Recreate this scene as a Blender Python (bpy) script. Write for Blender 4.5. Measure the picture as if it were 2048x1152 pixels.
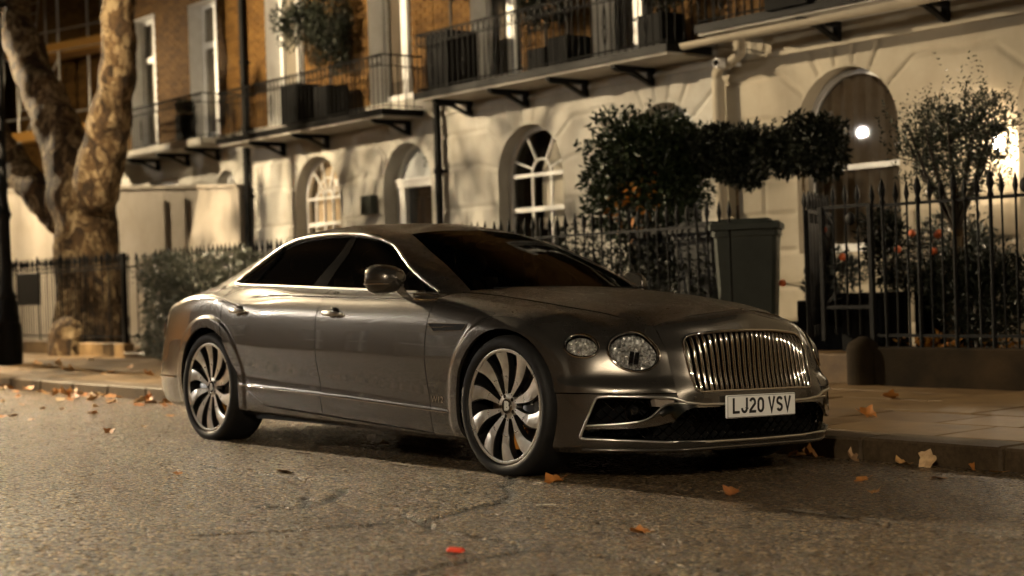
import bpy, math, random
import numpy as np
from mathutils import Vector, Matrix
rnd = random.Random(7)
rs = np.random.RandomState(7)
for o in list(bpy.data.objects): bpy.data.objects.remove(o)
scene = bpy.context.scene
COL = scene.collection
PI = math.pi

# ------------------------------------------------------------------ camera
cam_d = bpy.data.cameras.new('camera'); cam = bpy.data.objects.new('camera', cam_d); COL.objects.link(cam)
YAW, PITCH, ROLL = -0.8893, -0.0029, -0.0327
cam_d.sensor_width = 36; cam_d.lens = 54.66; cam_d.clip_end = 500; cam_d.clip_start = 0.1
_f = Vector((math.sin(YAW)*math.cos(PITCH), math.cos(YAW)*math.cos(PITCH), math.sin(PITCH)))
_r = Vector((math.cos(YAW), -math.sin(YAW), 0)); _u = _r.cross(_f)
_r2 = math.cos(ROLL)*_r + math.sin(ROLL)*_u; _u2 = -math.sin(ROLL)*_r + math.cos(ROLL)*_u
_m = Matrix((_r2, _u2, -_f)).transposed().to_4x4(); _m.translation = Vector((6.2894, -5.9786, 0.9945))
cam.matrix_world = _m
cam_d.dof.use_dof = True; cam_d.dof.focus_distance = 7.75; cam_d.dof.aperture_fstop = 2.0
scene.camera = cam

# ------------------------------------------------------------------ night sky and exposure
w = bpy.data.worlds.new('World'); scene.world = w; w.use_nodes = True
_nt = w.node_tree; _bg = _nt.nodes['Background']
_sky = _nt.nodes.new('ShaderNodeTexSky'); _sky.sky_type = 'NISHITA'; _sky.sun_disc = False
_sky.sun_elevation = math.radians(8); _sky.sun_rotation = math.radians(250)
_hsv = _nt.nodes.new('ShaderNodeMixRGB'); _hsv.blend_type = 'MULTIPLY'; _hsv.inputs[0].default_value = 1
_hsv.inputs[2].default_value = (1.0, 0.66, 0.40, 1)      # town glow under the cloud
_nt.links.new(_sky.outputs[0], _hsv.inputs[1]); _nt.links.new(_hsv.outputs[0], _bg.inputs[0])
_bg.inputs[1].default_value = 0.0012
vs = scene.view_settings
vs.view_transform = 'Standard'; vs.look = 'None'; vs.gamma = 1.0; vs.use_curve_mapping = False
vs.exposure = 2.4
scene.cycles.use_denoising = True
scene.cycles.max_bounces = 8; scene.cycles.transparent_max_bounces = 12
scene.cycles.sample_clamp_indirect = 4.0

# ------------------------------------------------------------------ street lamps (light values; the lamps themselves are built below)
LAMPS = [  # name, head position, watts, colour, radius
    ('main',     (-16.0, -1.2, 6.2), 14000, (1.0, 0.79, 0.50), .06, (1.0, .55, -.34), 84),
    ('left',     (-25.0, 3.3, 5.6), 4200, (1.0, 0.79, 0.50), .06),
    ('opposite', (-17.64, -9.1, 4.39), 1500, (1.0, 0.93, 0.82), .075),
    ('ahead',    (11.6, 2.9, 5.2), 800, (1.0, 0.82, 0.58), .08),
    ('far ahead', (8.0, -9.4, 5.0), 2050, (1.0, 0.83, 0.60), .09),
]
LANTERN = ((-2.42, 7.22, 2.2), 30, (1.0, 0.74, 0.45))

# ------------------------------------------------------------------ helpers
def tag(o, label=None, cat=None, group=None, kind=None):
    if label: o['label'] = label
    if cat: o['category'] = cat
    if group: o['group'] = group
    if kind: o['kind'] = kind
    return o
def empty(name, loc=(0,0,0), rot=(0,0,0), label=None, cat=None, group=None, kind=None):
    o = bpy.data.objects.new(name, None); COL.objects.link(o); o.location = loc; o.rotation_euler = rot
    o.empty_display_size = .1
    return tag(o, label, cat, group, kind)
def link(name, me, parent=None, loc=(0,0,0), rot=(0,0,0), scale=(1,1,1)):
    o = bpy.data.objects.new(name, me); COL.objects.link(o)
    o.location = loc; o.rotation_euler = rot; o.scale = scale
    if parent: o.parent = parent
    return o
def mesh(name, V, F, mat=None, smooth=False, mats=None, fm=None):
    me = bpy.data.meshes.new(name)
    me.from_pydata([tuple(map(float, v)) for v in V] if not isinstance(V, list) else V, [], F)
    if mats:
        for m in mats: me.materials.append(m)
        if fm is not None: me.polygons.foreach_set('material_index', fm)
    elif mat: me.materials.append(mat)
    if smooth: me.polygons.foreach_set('use_smooth', [True]*len(me.polygons))
    me.update()
    return me
def smoothang(me, deg=35):
    me.polygons.foreach_set('use_smooth', [True]*len(me.polygons))
    me.set_sharp_from_angle(angle=math.radians(deg)); return me

class MB:
    def __init__(s): s.V = []; s.F = []
    def add(s, V, F):
        n = len(s.V); s.V += [tuple(v) for v in V]; s.F += [tuple(i+n for i in f) for f in F]; return s
    def box(s, a, b):
        (x0,y0,z0),(x1,y1,z1) = a, b
        V = [(x0,y0,z0),(x1,y0,z0),(x1,y1,z0),(x0,y1,z0),(x0,y0,z1),(x1,y0,z1),(x1,y1,z1),(x0,y1,z1)]
        return s.add(V, [(0,3,2,1),(4,5,6,7),(0,1,5,4),(1,2,6,5),(2,3,7,6),(3,0,4,7)])
    def cbox(s, a, b, c=.01):  # box with chamfered vertical and top edges
        (x0,y0,z0),(x1,y1,z1) = a, b
        def ring(i, z): return [(x0+i+c,y0+i,z),(x1-i-c,y0+i,z),(x1-i,y0+i+c,z),(x1-i,y1-i-c,z),(x1-i-c,y1-i,z),(x0+i+c,y1-i,z),(x0+i,y1-i-c,z),(x0+i,y0+i+c,z)]
        V = ring(0,z0)+ring(0,z1-c)+ring(c*.8,z1)
        F = [tuple(range(7,-1,-1)), tuple(range(16,24))]
        for l in (0,8):
            for k in range(8): F.append((l+k, l+(k+1)%8, l+8+(k+1)%8, l+8+k))
        return s.add(V, F)
    def obox(s, p, q, w, h, up=(0,0,1)):  # bar from p to q, section w x h
        p, q, up = Vector(p), Vector(q), Vector(up)
        d = (q-p).normalized(); a = d.cross(up)
        if a.length < 1e-4: a = d.cross(Vector((1,0,0)))
        a.normalize(); b = a.cross(d)
        V = [P + a*sx*w/2 + b*sy*h/2 for P in (p,q) for sx,sy in ((-1,-1),(1,-1),(1,1),(-1,1))]
        return s.add(V, [(0,1,2,3),(7,6,5,4),(0,4,5,1),(1,5,6,2),(2,6,7,3),(3,7,4,0)])
    def tube(s, pts, r, n=8, closed=False, cap=True):
        pts = [Vector(p) for p in pts]; N = len(pts)
        rr = r if hasattr(r, '__len__') else [r]*N
        V = []; prev = None
        for i, p in enumerate(pts):
            if closed: d = pts[(i+1)%N]-pts[i-1]
            else: d = pts[min(i+1,N-1)]-pts[max(i-1,0)]
            if d.length < 1e-9: d = Vector((0,0,1))
            d.normalize()
            if prev is None:
                a = d.cross(Vector((0,0,1)))
                if a.length < .1: a = d.cross(Vector((1,0,0)))
            else: a = prev - d*prev.dot(d)
            a.normalize(); prev = a; b = d.cross(a)
            for k in range(n):
                t = 2*PI*k/n; V.append(p + (a*math.cos(t)+b*math.sin(t))*rr[i])
        F = []
        for i in range(N if closed else N-1):
            j = (i+1)%N
            for k in range(n): F.append((i*n+k, i*n+(k+1)%n, j*n+(k+1)%n, j*n+k))
        if not closed and cap: F += [tuple(range(n-1,-1,-1)), tuple(range((N-1)*n, N*n))]
        return s.add(V, F)
    def lathe(s, prof, n=24, M=None, closed=False):  # prof (r,h) about local z
        V = []; F = []
        for (r,h) in prof:
            for k in range(n):
                t = 2*PI*k/n; v = Vector((r*math.cos(t), r*math.sin(t), h)); V.append(M @ v if M else v)
        m = len(prof)
        for i in range(m if closed else m-1):
            j = (i+1)%m
            for k in range(n): F.append((i*n+k, i*n+(k+1)%n, j*n+(k+1)%n, j*n+k))
        return s.add(V, F)
    def prism(s, poly, f0, f1):  # poly 2d; f0,f1 map (u,v)->3d for the two caps
        n = len(poly); V = [f0(*p) for p in poly]+[f1(*p) for p in poly]
        F = [tuple(range(n)), tuple(range(2*n-1, n-1, -1))]
        for k in range(n): F.append((k, n+k, n+(k+1)%n, (k+1)%n))
        return s.add(V, F)
    def ell(s, c, r, nu=16, nv=10):
        V = []; F = []
        for i in range(nv+1):
            ph = PI*i/nv
            for k in range(nu):
                t = 2*PI*k/nu; V.append((c[0]+r[0]*math.sin(ph)*math.cos(t), c[1]+r[1]*math.sin(ph)*math.sin(t), c[2]+r[2]*math.cos(ph)))
        for i in range(nv):
            for k in range(nu): F.append((i*nu+k, (i+1)*nu+k, (i+1)*nu+(k+1)%nu, i*nu+(k+1)%nu))
        return s.add(V, F)
    def me(s, name, mat, smooth=None):
        m = mesh(name, s.V, s.F, mat)
        if smooth: smoothang(m, smooth)
        return m
    def obj(s, name, mat, parent=None, smooth=None, **k): return link(name, s.me(name, mat, smooth), parent, **k)

def text_mesh(body, size, depth, mat, sx=1.0, bold=0.0, spacing=1.0, name='lettering'):
    c = bpy.data.curves.new(name, 'FONT'); c.body = body; c.size = size; c.extrude = depth; c.offset = bold
    c.align_x = 'CENTER'; c.align_y = 'CENTER'; c.space_character = spacing; c.resolution_u = 4
    o = bpy.data.objects.new(name, c); COL.objects.link(o); bpy.context.view_layer.update()
    me = bpy.data.meshes.new_from_object(o.evaluated_get(bpy.context.evaluated_depsgraph_get()))
    bpy.data.objects.remove(o); bpy.data.curves.remove(c)
    for v in me.vertices: v.co.x *= sx
    me.materials.clear(); me.materials.append(mat); me.name = name
    return me

# ------------------------------------------------------------------ materials
def mat(name, col, rough=.6, metal=0, spec=None, coat=0, coat_r=.03, emis=None, es=0):
    m = bpy.data.materials.new(name); m.use_nodes = True; b = m.node_tree.nodes['Principled BSDF']
    b.inputs['Base Color'].default_value = (*col, 1); b.inputs['Roughness'].default_value = rough; b.inputs['Metallic'].default_value = metal
    if spec is not None: b.inputs['Specular IOR Level'].default_value = spec
    b.inputs['Coat Weight'].default_value = coat; b.inputs['Coat Roughness'].default_value = coat_r
    if emis: b.inputs['Emission Color'].default_value = (*emis, 1); b.inputs['Emission Strength'].default_value = es
    return m
class NT:
    def __init__(s, m): s.m = m; s.t = m.node_tree; s.b = s.t.nodes['Principled BSDF']; s._tc = None
    def n(s, typ, **k):
        nd = s.t.nodes.new('ShaderNode'+typ)
        for a, v in k.items():
            if isinstance(a, str) and a.startswith('i_'): nd.inputs[a[2:].replace('_',' ')].default_value = v
            else: setattr(nd, a, v)
        return nd
    def l(s, a, b): s.t.links.new(a, b)
    def co(s, kind='Object'):
        if s._tc is None: s._tc = s.n('TexCoord')
        return s._tc.outputs[kind]
    def mapped(s, scale=(1,1,1), kind='Object'):
        mp = s.n('Mapping'); mp.inputs['Scale'].default_value = scale; s.l(s.co(kind), mp.inputs['Vector']); return mp.outputs[0]
    def noise(s, scale, detail=4, rough=.6, vec=None):
        nd = s.n('TexNoise'); nd.inputs['Scale'].default_value = scale; nd.inputs['Detail'].default_value = detail; nd.inputs['Roughness'].default_value = rough
        s.l(vec or s.co(), nd.inputs['Vector']); return nd.outputs['Fac']
    def voro(s, scale, feature='F1', vec=None, out='Distance'):
        nd = s.n('TexVoronoi'); nd.feature = feature; nd.inputs['Scale'].default_value = scale
        s.l(vec or s.co(), nd.inputs['Vector']); return nd.outputs[out]
    def ramp(s, fac, stops):
        r = s.n('ValToRGB'); e = r.color_ramp.elements
        while len(e) < len(stops): e.new(.5)
        for el, (p, c) in zip(e, stops):
            el.position = p; el.color = (*c, 1) if hasattr(c, '__len__') else (c, c, c, 1)
        s.l(fac, r.inputs[0]); return r.outputs[0]
    def mix(s, fac, a, b, mode='MIX'):
        x = s.n('MixRGB'); x.blend_type = mode
        for sock, v in ((x.inputs[0], fac), (x.inputs[1], a), (x.inputs[2], b)):
            if hasattr(v, 'links') or hasattr(v, 'is_output'): s.l(v, sock)
            else: sock.default_value = v if not hasattr(v, '__len__') else (*v, 1)
        return x.outputs[0]
    def bump(s, h, strength=.5, dist=.01, normal=None):
        b = s.n('Bump'); b.inputs['Strength'].default_value = strength; b.inputs['Distance'].default_value = dist
        s.l(h, b.inputs['Height'])
        if normal: s.l(normal, b.inputs['Normal'])
        s.l(b.outputs[0], s.b.inputs['Normal']); return b.outputs[0]
    def col(s, c): s.l(c, s.b.inputs['Base Color'])
    def rough(s, c): s.l(c, s.b.inputs['Roughness'])

def rough_mat(name, c1, c2, scale=6, rough=.8, bscale=60, bstr=.3, bdist=.004, c3=None, s3=1.5, spec=.3, kind='Object'):
    m = mat(name, c1, rough, spec=spec); t = NT(m)
    v = t.co(kind)
    c = t.mix(t.ramp(t.noise(scale, 5, .65, v), [(.35,0),(.68,1)]), c1, c2)
    if c3: c = t.mix(t.ramp(t.noise(s3, 4, .6, v), [(.5,0),(.72,1)]), c, c3)
    t.col(c); t.bump(t.noise(bscale, 5, .6, v), bstr, bdist); return m

M = {}
# car
def paint():
    m = mat('car_paint', (.108,.097,.083), .27, .80, coat=1, coat_r=.02); t = NT(m)
    fl = t.voro(900, out='Color'); c = t.mix(.10, (.108,.097,.083), fl, 'OVERLAY'); 
    sep = t.n('SeparateXYZ'); geo = t.n('NewGeometry'); t.l(geo.outputs['Normal'], sep.inputs[0])
    up = t.ramp(sep.outputs['Z'], [(.72,0),(.93,1)])
    drops = t.ramp(t.voro(150), [(.0,1),(.30,.5),(.45,0)])
    blot = t.ramp(t.noise(16, 8, .8, t.mapped((.7,1,1))), [(.40,0),(.58,1)])
    wet = t.mix(1.0, t.mix(.5, drops, blot), up, 'MULTIPLY')
    t.col(t.mix(t.mix(1, blot, up, 'MULTIPLY'), c, (.045,.039,.031)))
    b = t.n('Bump'); b.inputs['Strength'].default_value = .8; b.inputs['Distance'].default_value = .004
    t.l(wet, b.inputs['Height']); t.l(b.outputs[0], t.b.inputs['Normal']); t.l(b.outputs[0], t.b.inputs['Coat Normal'])
    cr = t.ramp(wet, [(0,.02),(.5,.22),(1,.40)]); t.l(cr, t.b.inputs['Coat Roughness'])
    t.rough(t.ramp(wet, [(0,.27),(1,.6)])); return m
M['paint'] = paint()
M['chrome'] = mat('chrome', (.62,.58,.52), .07, 1)
M['satin'] = mat('satin_chrome', (.78,.75,.69), .30, 1)
M['dark_chrome'] = mat('dark_chrome', (.06,.056,.052), .14, 1)
M['black_gloss'] = mat('black_gloss', (.006,.006,.006), .08, 0, coat=1)
M['black_plastic'] = mat('black_plastic', (.004,.004,.004), .6, spec=.2)
M['rubber'] = rough_mat('tyre_rubber', (.010,.0095,.009), (.016,.015,.014), 20, .62, 90, .25, .002)
def alloy():
    m = mat('machined_alloy', (.7,.68,.64), .30, .85); t = NT(m)
    g = t.noise(9, 5, .7); t.col(t.mix(t.ramp(g, [(.4,0),(.8,1)]), (.76,.74,.69), (.52,.46,.37)))
    t.rough(t.ramp(g, [(.3,.24),(.8,.42)])); t.b.inputs['Anisotropic'].default_value = .5; return m
M['alloy'] = alloy()
M['alloy_dark'] = mat('alloy_pocket', (.02,.019,.018), .3, .6)
M['crystal'] = mat('crystal_facet', (.80,.78,.75), .16, .7)
M['disc'] = mat('brake_disc', (.16,.14,.12), .35, 1)
M['caliper'] = mat('caliper', (.008,.008,.008), .3, 0, coat=.6)
M['orange'] = mat('reflection_orange', (.55,.22,.03), .5)  # plain orange of the reflection block inside the wheels
M['white_paint'] = mat('white_marking', (.78,.76,.7), .4)
M['plate'] = mat('plate_white', (.88,.87,.83), .4)
M['plate_black'] = mat('plate_black', (.006,.006,.006), .4)
M['leather'] = mat('leather', (.035,.028,.022), .5)
M['leather_tan'] = mat('leather_tan', (.10,.065,.035), .5)
M['red_lens'] = mat('red_lens', (.42,.03,.01), .12, 0, coat=1)
M['amber_lens'] = mat('clear_lens', (.42,.36,.30), .12, .5, coat=1)
def glass(name, tint, refl=1.0):
    m = bpy.data.materials.new(name); m.use_nodes = True; t = m.node_tree; t.nodes.clear()
    o = t.nodes.new('ShaderNodeOutputMaterial'); mx = t.nodes.new('ShaderNodeMixShader'); tr = t.nodes.new('ShaderNodeBsdfTransparent')
    gl = t.nodes.new('ShaderNodeBsdfGlossy'); fr = t.nodes.new('ShaderNodeFresnel'); fr.inputs[0].default_value = 1.52
    tr.inputs[0].default_value = (*tint, 1); gl.inputs['Roughness'].default_value = .015
    ml = t.nodes.new('ShaderNodeMath'); ml.operation = 'MULTIPLY'; ml.inputs[1].default_value = refl
    t.links.new(fr.outputs[0], ml.inputs[0]); t.links.new(ml.outputs[0], mx.inputs[0]); t.links.new(tr.outputs[0], mx.inputs[1]); t.links.new(gl.outputs[0], mx.inputs[2]); t.links.new(mx.outputs[0], o.inputs[0])
    return m
M['car_glass'] = glass('car_glass', (.24,.225,.20))
M['screen_glass'] = glass('screen_glass', (.13,.125,.115), .33)
M['lens_glass'] = glass('lens_glass', (.93,.93,.92))
M['house_glass'] = glass('house_glass', (.80,.78,.74), 1.2)
def reflector():
    m = mat('lamp_reflector', (.6,.58,.55), .28, .55); t = NT(m)
    h = t.voro(34, 'F1'); t.col(t.mix(t.ramp(t.noise(70,3,.6), [(.34,0),(.56,1)]), (.12,.117,.11), (.93,.92,.90)))
    t.bump(h, 1.0, .02); return m
M['reflector'] = reflector()
# street
def asphalt():
    m = mat('asphalt', (.05,.045,.04), .6, spec=.55); t = NT(m)
    v = t.co(); wv = t.n('VectorMath'); wv.operation = 'ADD'; nz = t.n('TexNoise'); nz.inputs['Scale'].default_value = 40; nz.inputs['Detail'].default_value = 2; t.l(v, nz.inputs['Vector'])
    sc = t.n('VectorMath'); sc.operation = 'SCALE'; sc.inputs['Scale'].default_value = .012; t.l(nz.outputs['Color'], sc.inputs[0]); t.l(v, wv.inputs[0]); t.l(sc.outputs[0], wv.inputs[1]); v2 = wv.outputs[0]
    a = t.voro(58, 'F1', v2); acol = t.voro(58, 'F1', v2, 'Color'); b = t.noise(260, 3, .6, v); a2 = t.voro(150, 'F1', v2)
    big = t.noise(.9, 5, .6, v); mid = t.noise(5, 5, .65, v)
    sep = t.n('SeparateColor'); t.l(acol, sep.inputs[0])
    stone = t.ramp(sep.outputs[0], [(.0,(.050,.028,.010)),(.45,(.185,.118,.050)),(.8,(.38,.25,.115)),(1,(.72,.54,.32))])
    c = t.mix(t.ramp(a, [(.36,0),(.62,1)]), stone, (.012,.009,.007))
    c = t.mix(t.ramp(mid, [(.44,0),(.80,.45)]), c, (.040,.024,.010))
    c = t.mix(t.ramp(big, [(.46,0),(.66,.40)]), c, (.105,.064,.026), 'MIX')
    at = t.n('Attribute'); at.attribute_name = 'crack'
    c = t.mix(at.outputs['Fac'], c, (.006,.005,.004)); t.col(c)
    lift = t.mix(1.0, t.ramp(a, [(0,1),(.66,0)]), t.ramp(sep.outputs[2], [(0,.15),(1,1)]), 'MULTIPLY')
    h = t.mix(.15, t.mix(.25, lift, t.ramp(a2, [(0,1),(.6,0)])), b, 'MIX')
    t.bump(h, 1.0, .030)
    t.rough(t.ramp(sep.outputs[1], [(0,.12),(.5,.30),(1,.55)])); return m
M['asphalt'] = asphalt()
M['line'] = rough_mat('worn_line', (.42,.38,.32), (.08,.07,.055), 55, .7, 120, .5, .003)
M['slab'] = rough_mat('york_stone', (.125,.074,.028), (.075,.043,.015), 3.5, .6, 40, .5, .008, (.04,.022,.008), 1.1)
M['slab2'] = rough_mat('york_stone_pale', (.165,.104,.045), (.11,.066,.026), 3, .58, 46, .5, .008, (.06,.035,.013), 1.6)
M['kerb'] = rough_mat('granite_kerb', (.10,.068,.035), (.055,.035,.016), 30, .65, 120, .6, .006, (.035,.021,.009), 2)
M['dark_stone'] = rough_mat('stained_stone', (.016,.010,.004), (.008,.005,.002), 3.5, .9, 40, .5, .008, (.032,.020,.009), 1.3, spec=.1)
M['earth'] = rough_mat('earth', (.03,.024,.016), (.06,.045,.03), 8, .95, 30, .8, .03)
M['iron'] = rough_mat('black_iron', (.0035,.0033,.003), (.006,.0055,.005), 30, .6, 70, .3, .003, spec=.10)
def stucco(name, base, dirt):
    m = mat(name, base, .72, spec=.3); t = NT(m); v = t.co()
    st = t.noise(1, 5, .65, t.mapped((2.2,2.2,.45)))
    c = t.mix(t.ramp(t.noise(1.6,5,.65,v), [(.4,0),(.75,.7)]), base, dirt)
    c = t.mix(t.ramp(st, [(.48,0),(.78,.55)]), c, dirt); t.col(c)
    t.bump(t.noise(34,5,.6,v), .25, .006); return m
M['stucco'] = stucco('stucco', (.36,.345,.31), (.22,.195,.155))
M['stucco2'] = stucco('stucco_warm', (.34,.30,.23), (.24,.20,.145))
M['render'] = stucco('white_render', (.28,.245,.20), (.19,.16,.12))
def brick_mat():
    m = mat('stock_brick', (.3,.2,.08), .85, spec=.2); t = NT(m)
    oi = t.n('ObjectInfo'); 
    wn = t.n('TexWhiteNoise'); wn.noise_dimensions = '3D'
    fl = t.n('VectorMath'); fl.operation = 'FLOOR'; sc = t.n('VectorMath'); sc.operation = 'MULTIPLY'; sc.inputs[1].default_value = (1/.225, .01, 1/.075)
    geo = t.n('NewGeometry'); t.l(geo.outputs['Position'], sc.inputs[0]); t.l(sc.outputs[0], fl.inputs[0]); t.l(fl.outputs[0], wn.inputs['Vector'])
    c = t.ramp(wn.outputs['Value'], [(0,(.050,.023,.004)),(.4,(.082,.040,.007)),(.75,(.108,.056,.012)),(1,(.066,.031,.005))])
    c = t.mix(t.ramp(t.noise(9,5,.7,geo.outputs['Position']), [(.35,0),(.8,.7)]), c, (.05,.022,.004)); t.col(c)
    t.bump(t.noise(60,5,.7,geo.outputs['Position']), .5, .006); return m
M['brick'] = brick_mat()
M['mortar'] = rough_mat('mortar', (.075,.040,.010), (.048,.024,.005), 10, .9)
M['joinery'] = rough_mat('white_joinery', (.60,.60,.59), (.50,.49,.47), 4, .45, 40, .15, .002, spec=.5)
M['door'] = mat('black_door', (.006,.006,.006), .22, coat=.6)
M['curtain'] = rough_mat('curtain', (.55,.46,.35), (.42,.34,.25), 5, .9)
M['blind'] = mat('roller_blind', (.62,.60,.55), .8)
M['room'] = mat('room', (.07,.055,.04), .9)
M['fanlight'] = mat('frosted_fanlight', (.30,.31,.31), .45)
def bark():
    m = mat('plane_bark', (.2,.14,.08), .85, spec=.25); t = NT(m); v = t.mapped((1,1,.6))
    w_ = t.n('VectorMath'); w_.operation = 'ADD'; nz = t.n('TexNoise'); nz.inputs['Scale'].default_value = 3; nz.inputs['Detail'].default_value = 4; t.l(v, nz.inputs['Vector']); sc = t.n('VectorMath'); sc.operation = 'SCALE'; sc.inputs['Scale'].default_value = .35; t.l(nz.outputs['Color'], sc.inputs[0]); t.l(v, w_.inputs[0]); t.l(sc.outputs[0], w_.inputs[1]); v2 = w_.outputs[0]
    p = t.voro(5.5, 'F1', v2, 'Color'); sep = t.n('SeparateColor'); t.l(p, sep.inputs[0]); p2 = t.voro(14, 'F1', v2, 'Color'); sep2 = t.n('SeparateColor'); t.l(p2, sep2.inputs[0])
    n = t.noise(3.0, 6, .7, v); f = t.mix(.45, t.mix(.4, sep.outputs[0], sep2.outputs[0]), n)
    c = t.ramp(f, [(.30,(.018,.010,.004)),(.42,(.042,.023,.009)),(.52,(.085,.050,.020)),(.61,(.24,.175,.095)),(.67,(.10,.062,.026)),(.8,(.035,.020,.008))]); t.col(c)
    t.bump(t.mix(.55, f, t.noise(22,6,.7,v)), 1.0, .07); return m
M['bark'] = bark()
M['twig'] = mat('twig', (.035,.026,.018), .8)
def leafmat(name, c1, c2, rough=.5, spec=.22, trans=.0):
    m = mat(name, c1, rough, spec=spec); t = NT(m); g = t.n('NewGeometry')
    t.col(t.ramp(g.outputs['Random Per Island'], [(0,c1),(1,c2)])); return m
M['laurel'] = leafmat('laurel_leaf', (.008,.014,.006), (.024,.034,.013), .42)
M['hedge'] = leafmat('hedge_leaf', (.055,.062,.045), (.17,.18,.14), .36, .5)
M['olive'] = leafmat('olive_leaf', (.022,.026,.016), (.06,.065,.045), .45)
M['dark_leaf'] = leafmat('dark_leaf', (.006,.008,.004), (.016,.019,.010), .55)
M['silver_leaf'] = leafmat('silver_leaf', (.05,.058,.05), (.13,.14,.12), .4)
M['autumn'] = leafmat('autumn_hedge_leaf', (.30,.11,.015), (.42,.2,.03), .6)
def fallen():
    m = mat('fallen_leaf', (.35,.14,.03), .6); t = NT(m); oi = t.n('ObjectInfo')
    c = t.ramp(oi.outputs['Random'], [(0,(.42,.15,.022)),(.35,(.50,.22,.05)),(.65,(.55,.32,.12)),(.85,(.62,.46,.26)),(1,(.30,.10,.02))])
    t.col(t.mix(t.ramp(t.noise(25,4,.6), [(.4,0),(.75,.7)]), c, (.16,.07,.015))); return m
M['fallen'] = fallen()
M['bin'] = rough_mat('bin_plastic', (.046,.051,.042), (.038,.043,.035), 8, .6, 90, .2, .002, spec=.2)
M['bin_dark'] = rough_mat('bin_plastic_dark', (.007,.0075,.0065), (.010,.010,.009), 8, .6, 90, .2, .002, spec=.2)
M['planter'] = mat('planter_black', (.004,.004,.004), .7, spec=.06)
M['flower'] = mat('orange_flower', (.65,.13,.03), .6)
M['sheet'] = rough_mat('wrap_sheet', (.45,.42,.36), (.36,.33,.28), 2, .55, 8, .6, .05)
M['print'] = mat('print_grey', (.10,.10,.11), .6)
M['steel'] = mat('scaffold_steel', (.38,.35,.30), .4, .8)
M['yellow'] = mat('scaffold_board', (.24,.115,.016), .8)
M['green'] = mat('green_net', (.02,.10,.03), .8)
M['red'] = mat('red_scrap', (.75,.06,.02), .5)
M['lit'] = mat('lit_globe', (1,1,1), .5, emis=(1.0,.86,.66), es=60)
# ------------------------------------------------------------------ surfaces
def spl(t, P, ts):      # natural cubic spline through P (n,...) at parameters t, evaluated at ts
    t = np.asarray(t, float); P = np.asarray(P, float); n = len(t); sh = P.shape[1:]; Q = P.reshape(n, -1)
    h = np.diff(t); A = np.zeros((n, n)); R = np.zeros_like(Q); A[0,0] = A[-1,-1] = 1
    for i in range(1, n-1):
        A[i,i-1] = h[i-1]; A[i,i] = 2*(h[i-1]+h[i]); A[i,i+1] = h[i]
        R[i] = 6*((Q[i+1]-Q[i])/h[i]-(Q[i]-Q[i-1])/h[i-1])
    m = np.linalg.solve(A, R); ts = np.asarray(ts, float)
    i = np.clip(np.searchsorted(t, ts)-1, 0, n-2); hh = h[i][:,None]
    a = (t[i+1]-ts)[:,None]/hh; b = 1-a
    return (a*Q[i]+b*Q[i+1]+((a**3-a)*m[i]+(b**3-b)*m[i+1])*hh**2/6).reshape((len(ts),)+sh)
def pch(t, P, ts):      # monotone cubic
    t = np.asarray(t, float); P = np.asarray(P, float); n = len(t); sh = P.shape[1:]; Q = P.reshape(n, -1)
    h = np.diff(t)[:,None]; d = np.diff(Q, axis=0)/h; m = np.zeros_like(Q); m[0] = d[0]; m[-1] = d[-1]
    for i in range(1, n-1):
        w1 = 2*h[i]+h[i-1]; w2 = h[i]+2*h[i-1]; s = d[i-1]*d[i] > 0
        with np.errstate(divide='ignore', invalid='ignore'):
            mm = (w1+w2)/(w1/d[i-1]+w2/d[i])
        m[i] = np.where(s, np.nan_to_num(mm), 0)
    ts = np.asarray(ts, float); i = np.clip(np.searchsorted(t, ts)-1, 0, n-2); H = h[i]; x = ((ts-t[i])[:,None])/H
    return ((2*x**3-3*x**2+1)*Q[i]+(x**3-2*x**2+x)*H*m[i]+(-2*x**3+3*x**2)*Q[i+1]+(x**3-x**2)*H*m[i+1]).reshape((len(ts),)+sh)
class Surf:             # control net C[col][row] -> dense grid P[u][v]
    def __init__(s, C, du=.014, nv=90, vspl=False, soft=.0):
        C = np.asarray(C, float); s.C = C
        uk = np.concatenate([[0], np.cumsum(np.linalg.norm(np.diff(C, axis=0), axis=2).mean(1))])
        vk = np.concatenate([[0], np.cumsum(np.linalg.norm(np.diff(C, axis=1), axis=2).mean(0))])
        nu = int(uk[-1]/du)+2; s.u = np.linspace(0, uk[-1], nu); s.v = np.linspace(0, vk[-1], nv); s.uk = uk; s.vk = vk
        Cv = np.transpose(C, (1,0,2)); G = (spl if vspl else pch)(vk, Cv, s.v); G = np.transpose(G, (1,0,2)); s.P = spl(uk, G, s.u)
        if soft:
            for _ in range(int(soft)):
                q = s.P.copy(); q[:,1:-1] = .25*s.P[:,:-2]+.5*s.P[:,1:-1]+.25*s.P[:,2:]; s.P = q
        s.nu, s.nv = nu, nv
    def at(s, val, z, axis='u'):   # point with column key (u | x | w) = val at height z
        P = s.P
        if axis == 'u':
            j = int(np.clip(np.searchsorted(s.u, val)-1, 0, s.nu-2)); cols = [j, j+1]
        else: cols = slice(None)
        Q = P[cols]; Zq = Q[:,:,2]; hit = (Zq[:,:-1] <= z) & (Zq[:,1:] > z)
        i = np.where(hit.any(1), hit.argmax(1), np.where(Zq[:,0] > z, 0, s.nv-2)); r = np.arange(len(Q))
        z0 = Zq[r,i]; z1 = Zq[r,i+1]; t = np.clip((z-z0)/np.where(np.abs(z1-z0) < 1e-9, 1e-9, z1-z0), 0, 1)[:,None]
        out = Q[r,i]*(1-t)+Q[r,i+1]*t
        if axis == 'u': t = np.clip((val-s.u[j])/(s.u[j+1]-s.u[j]), 0, 1); return out[0]*(1-t)+out[1]*t
        key = out[:,{'x':0,'w':1}[axis]]; o = np.argsort(key, kind='stable')
        return np.array([np.interp(val, key[o], out[o,k]) for k in range(3)])
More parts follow.
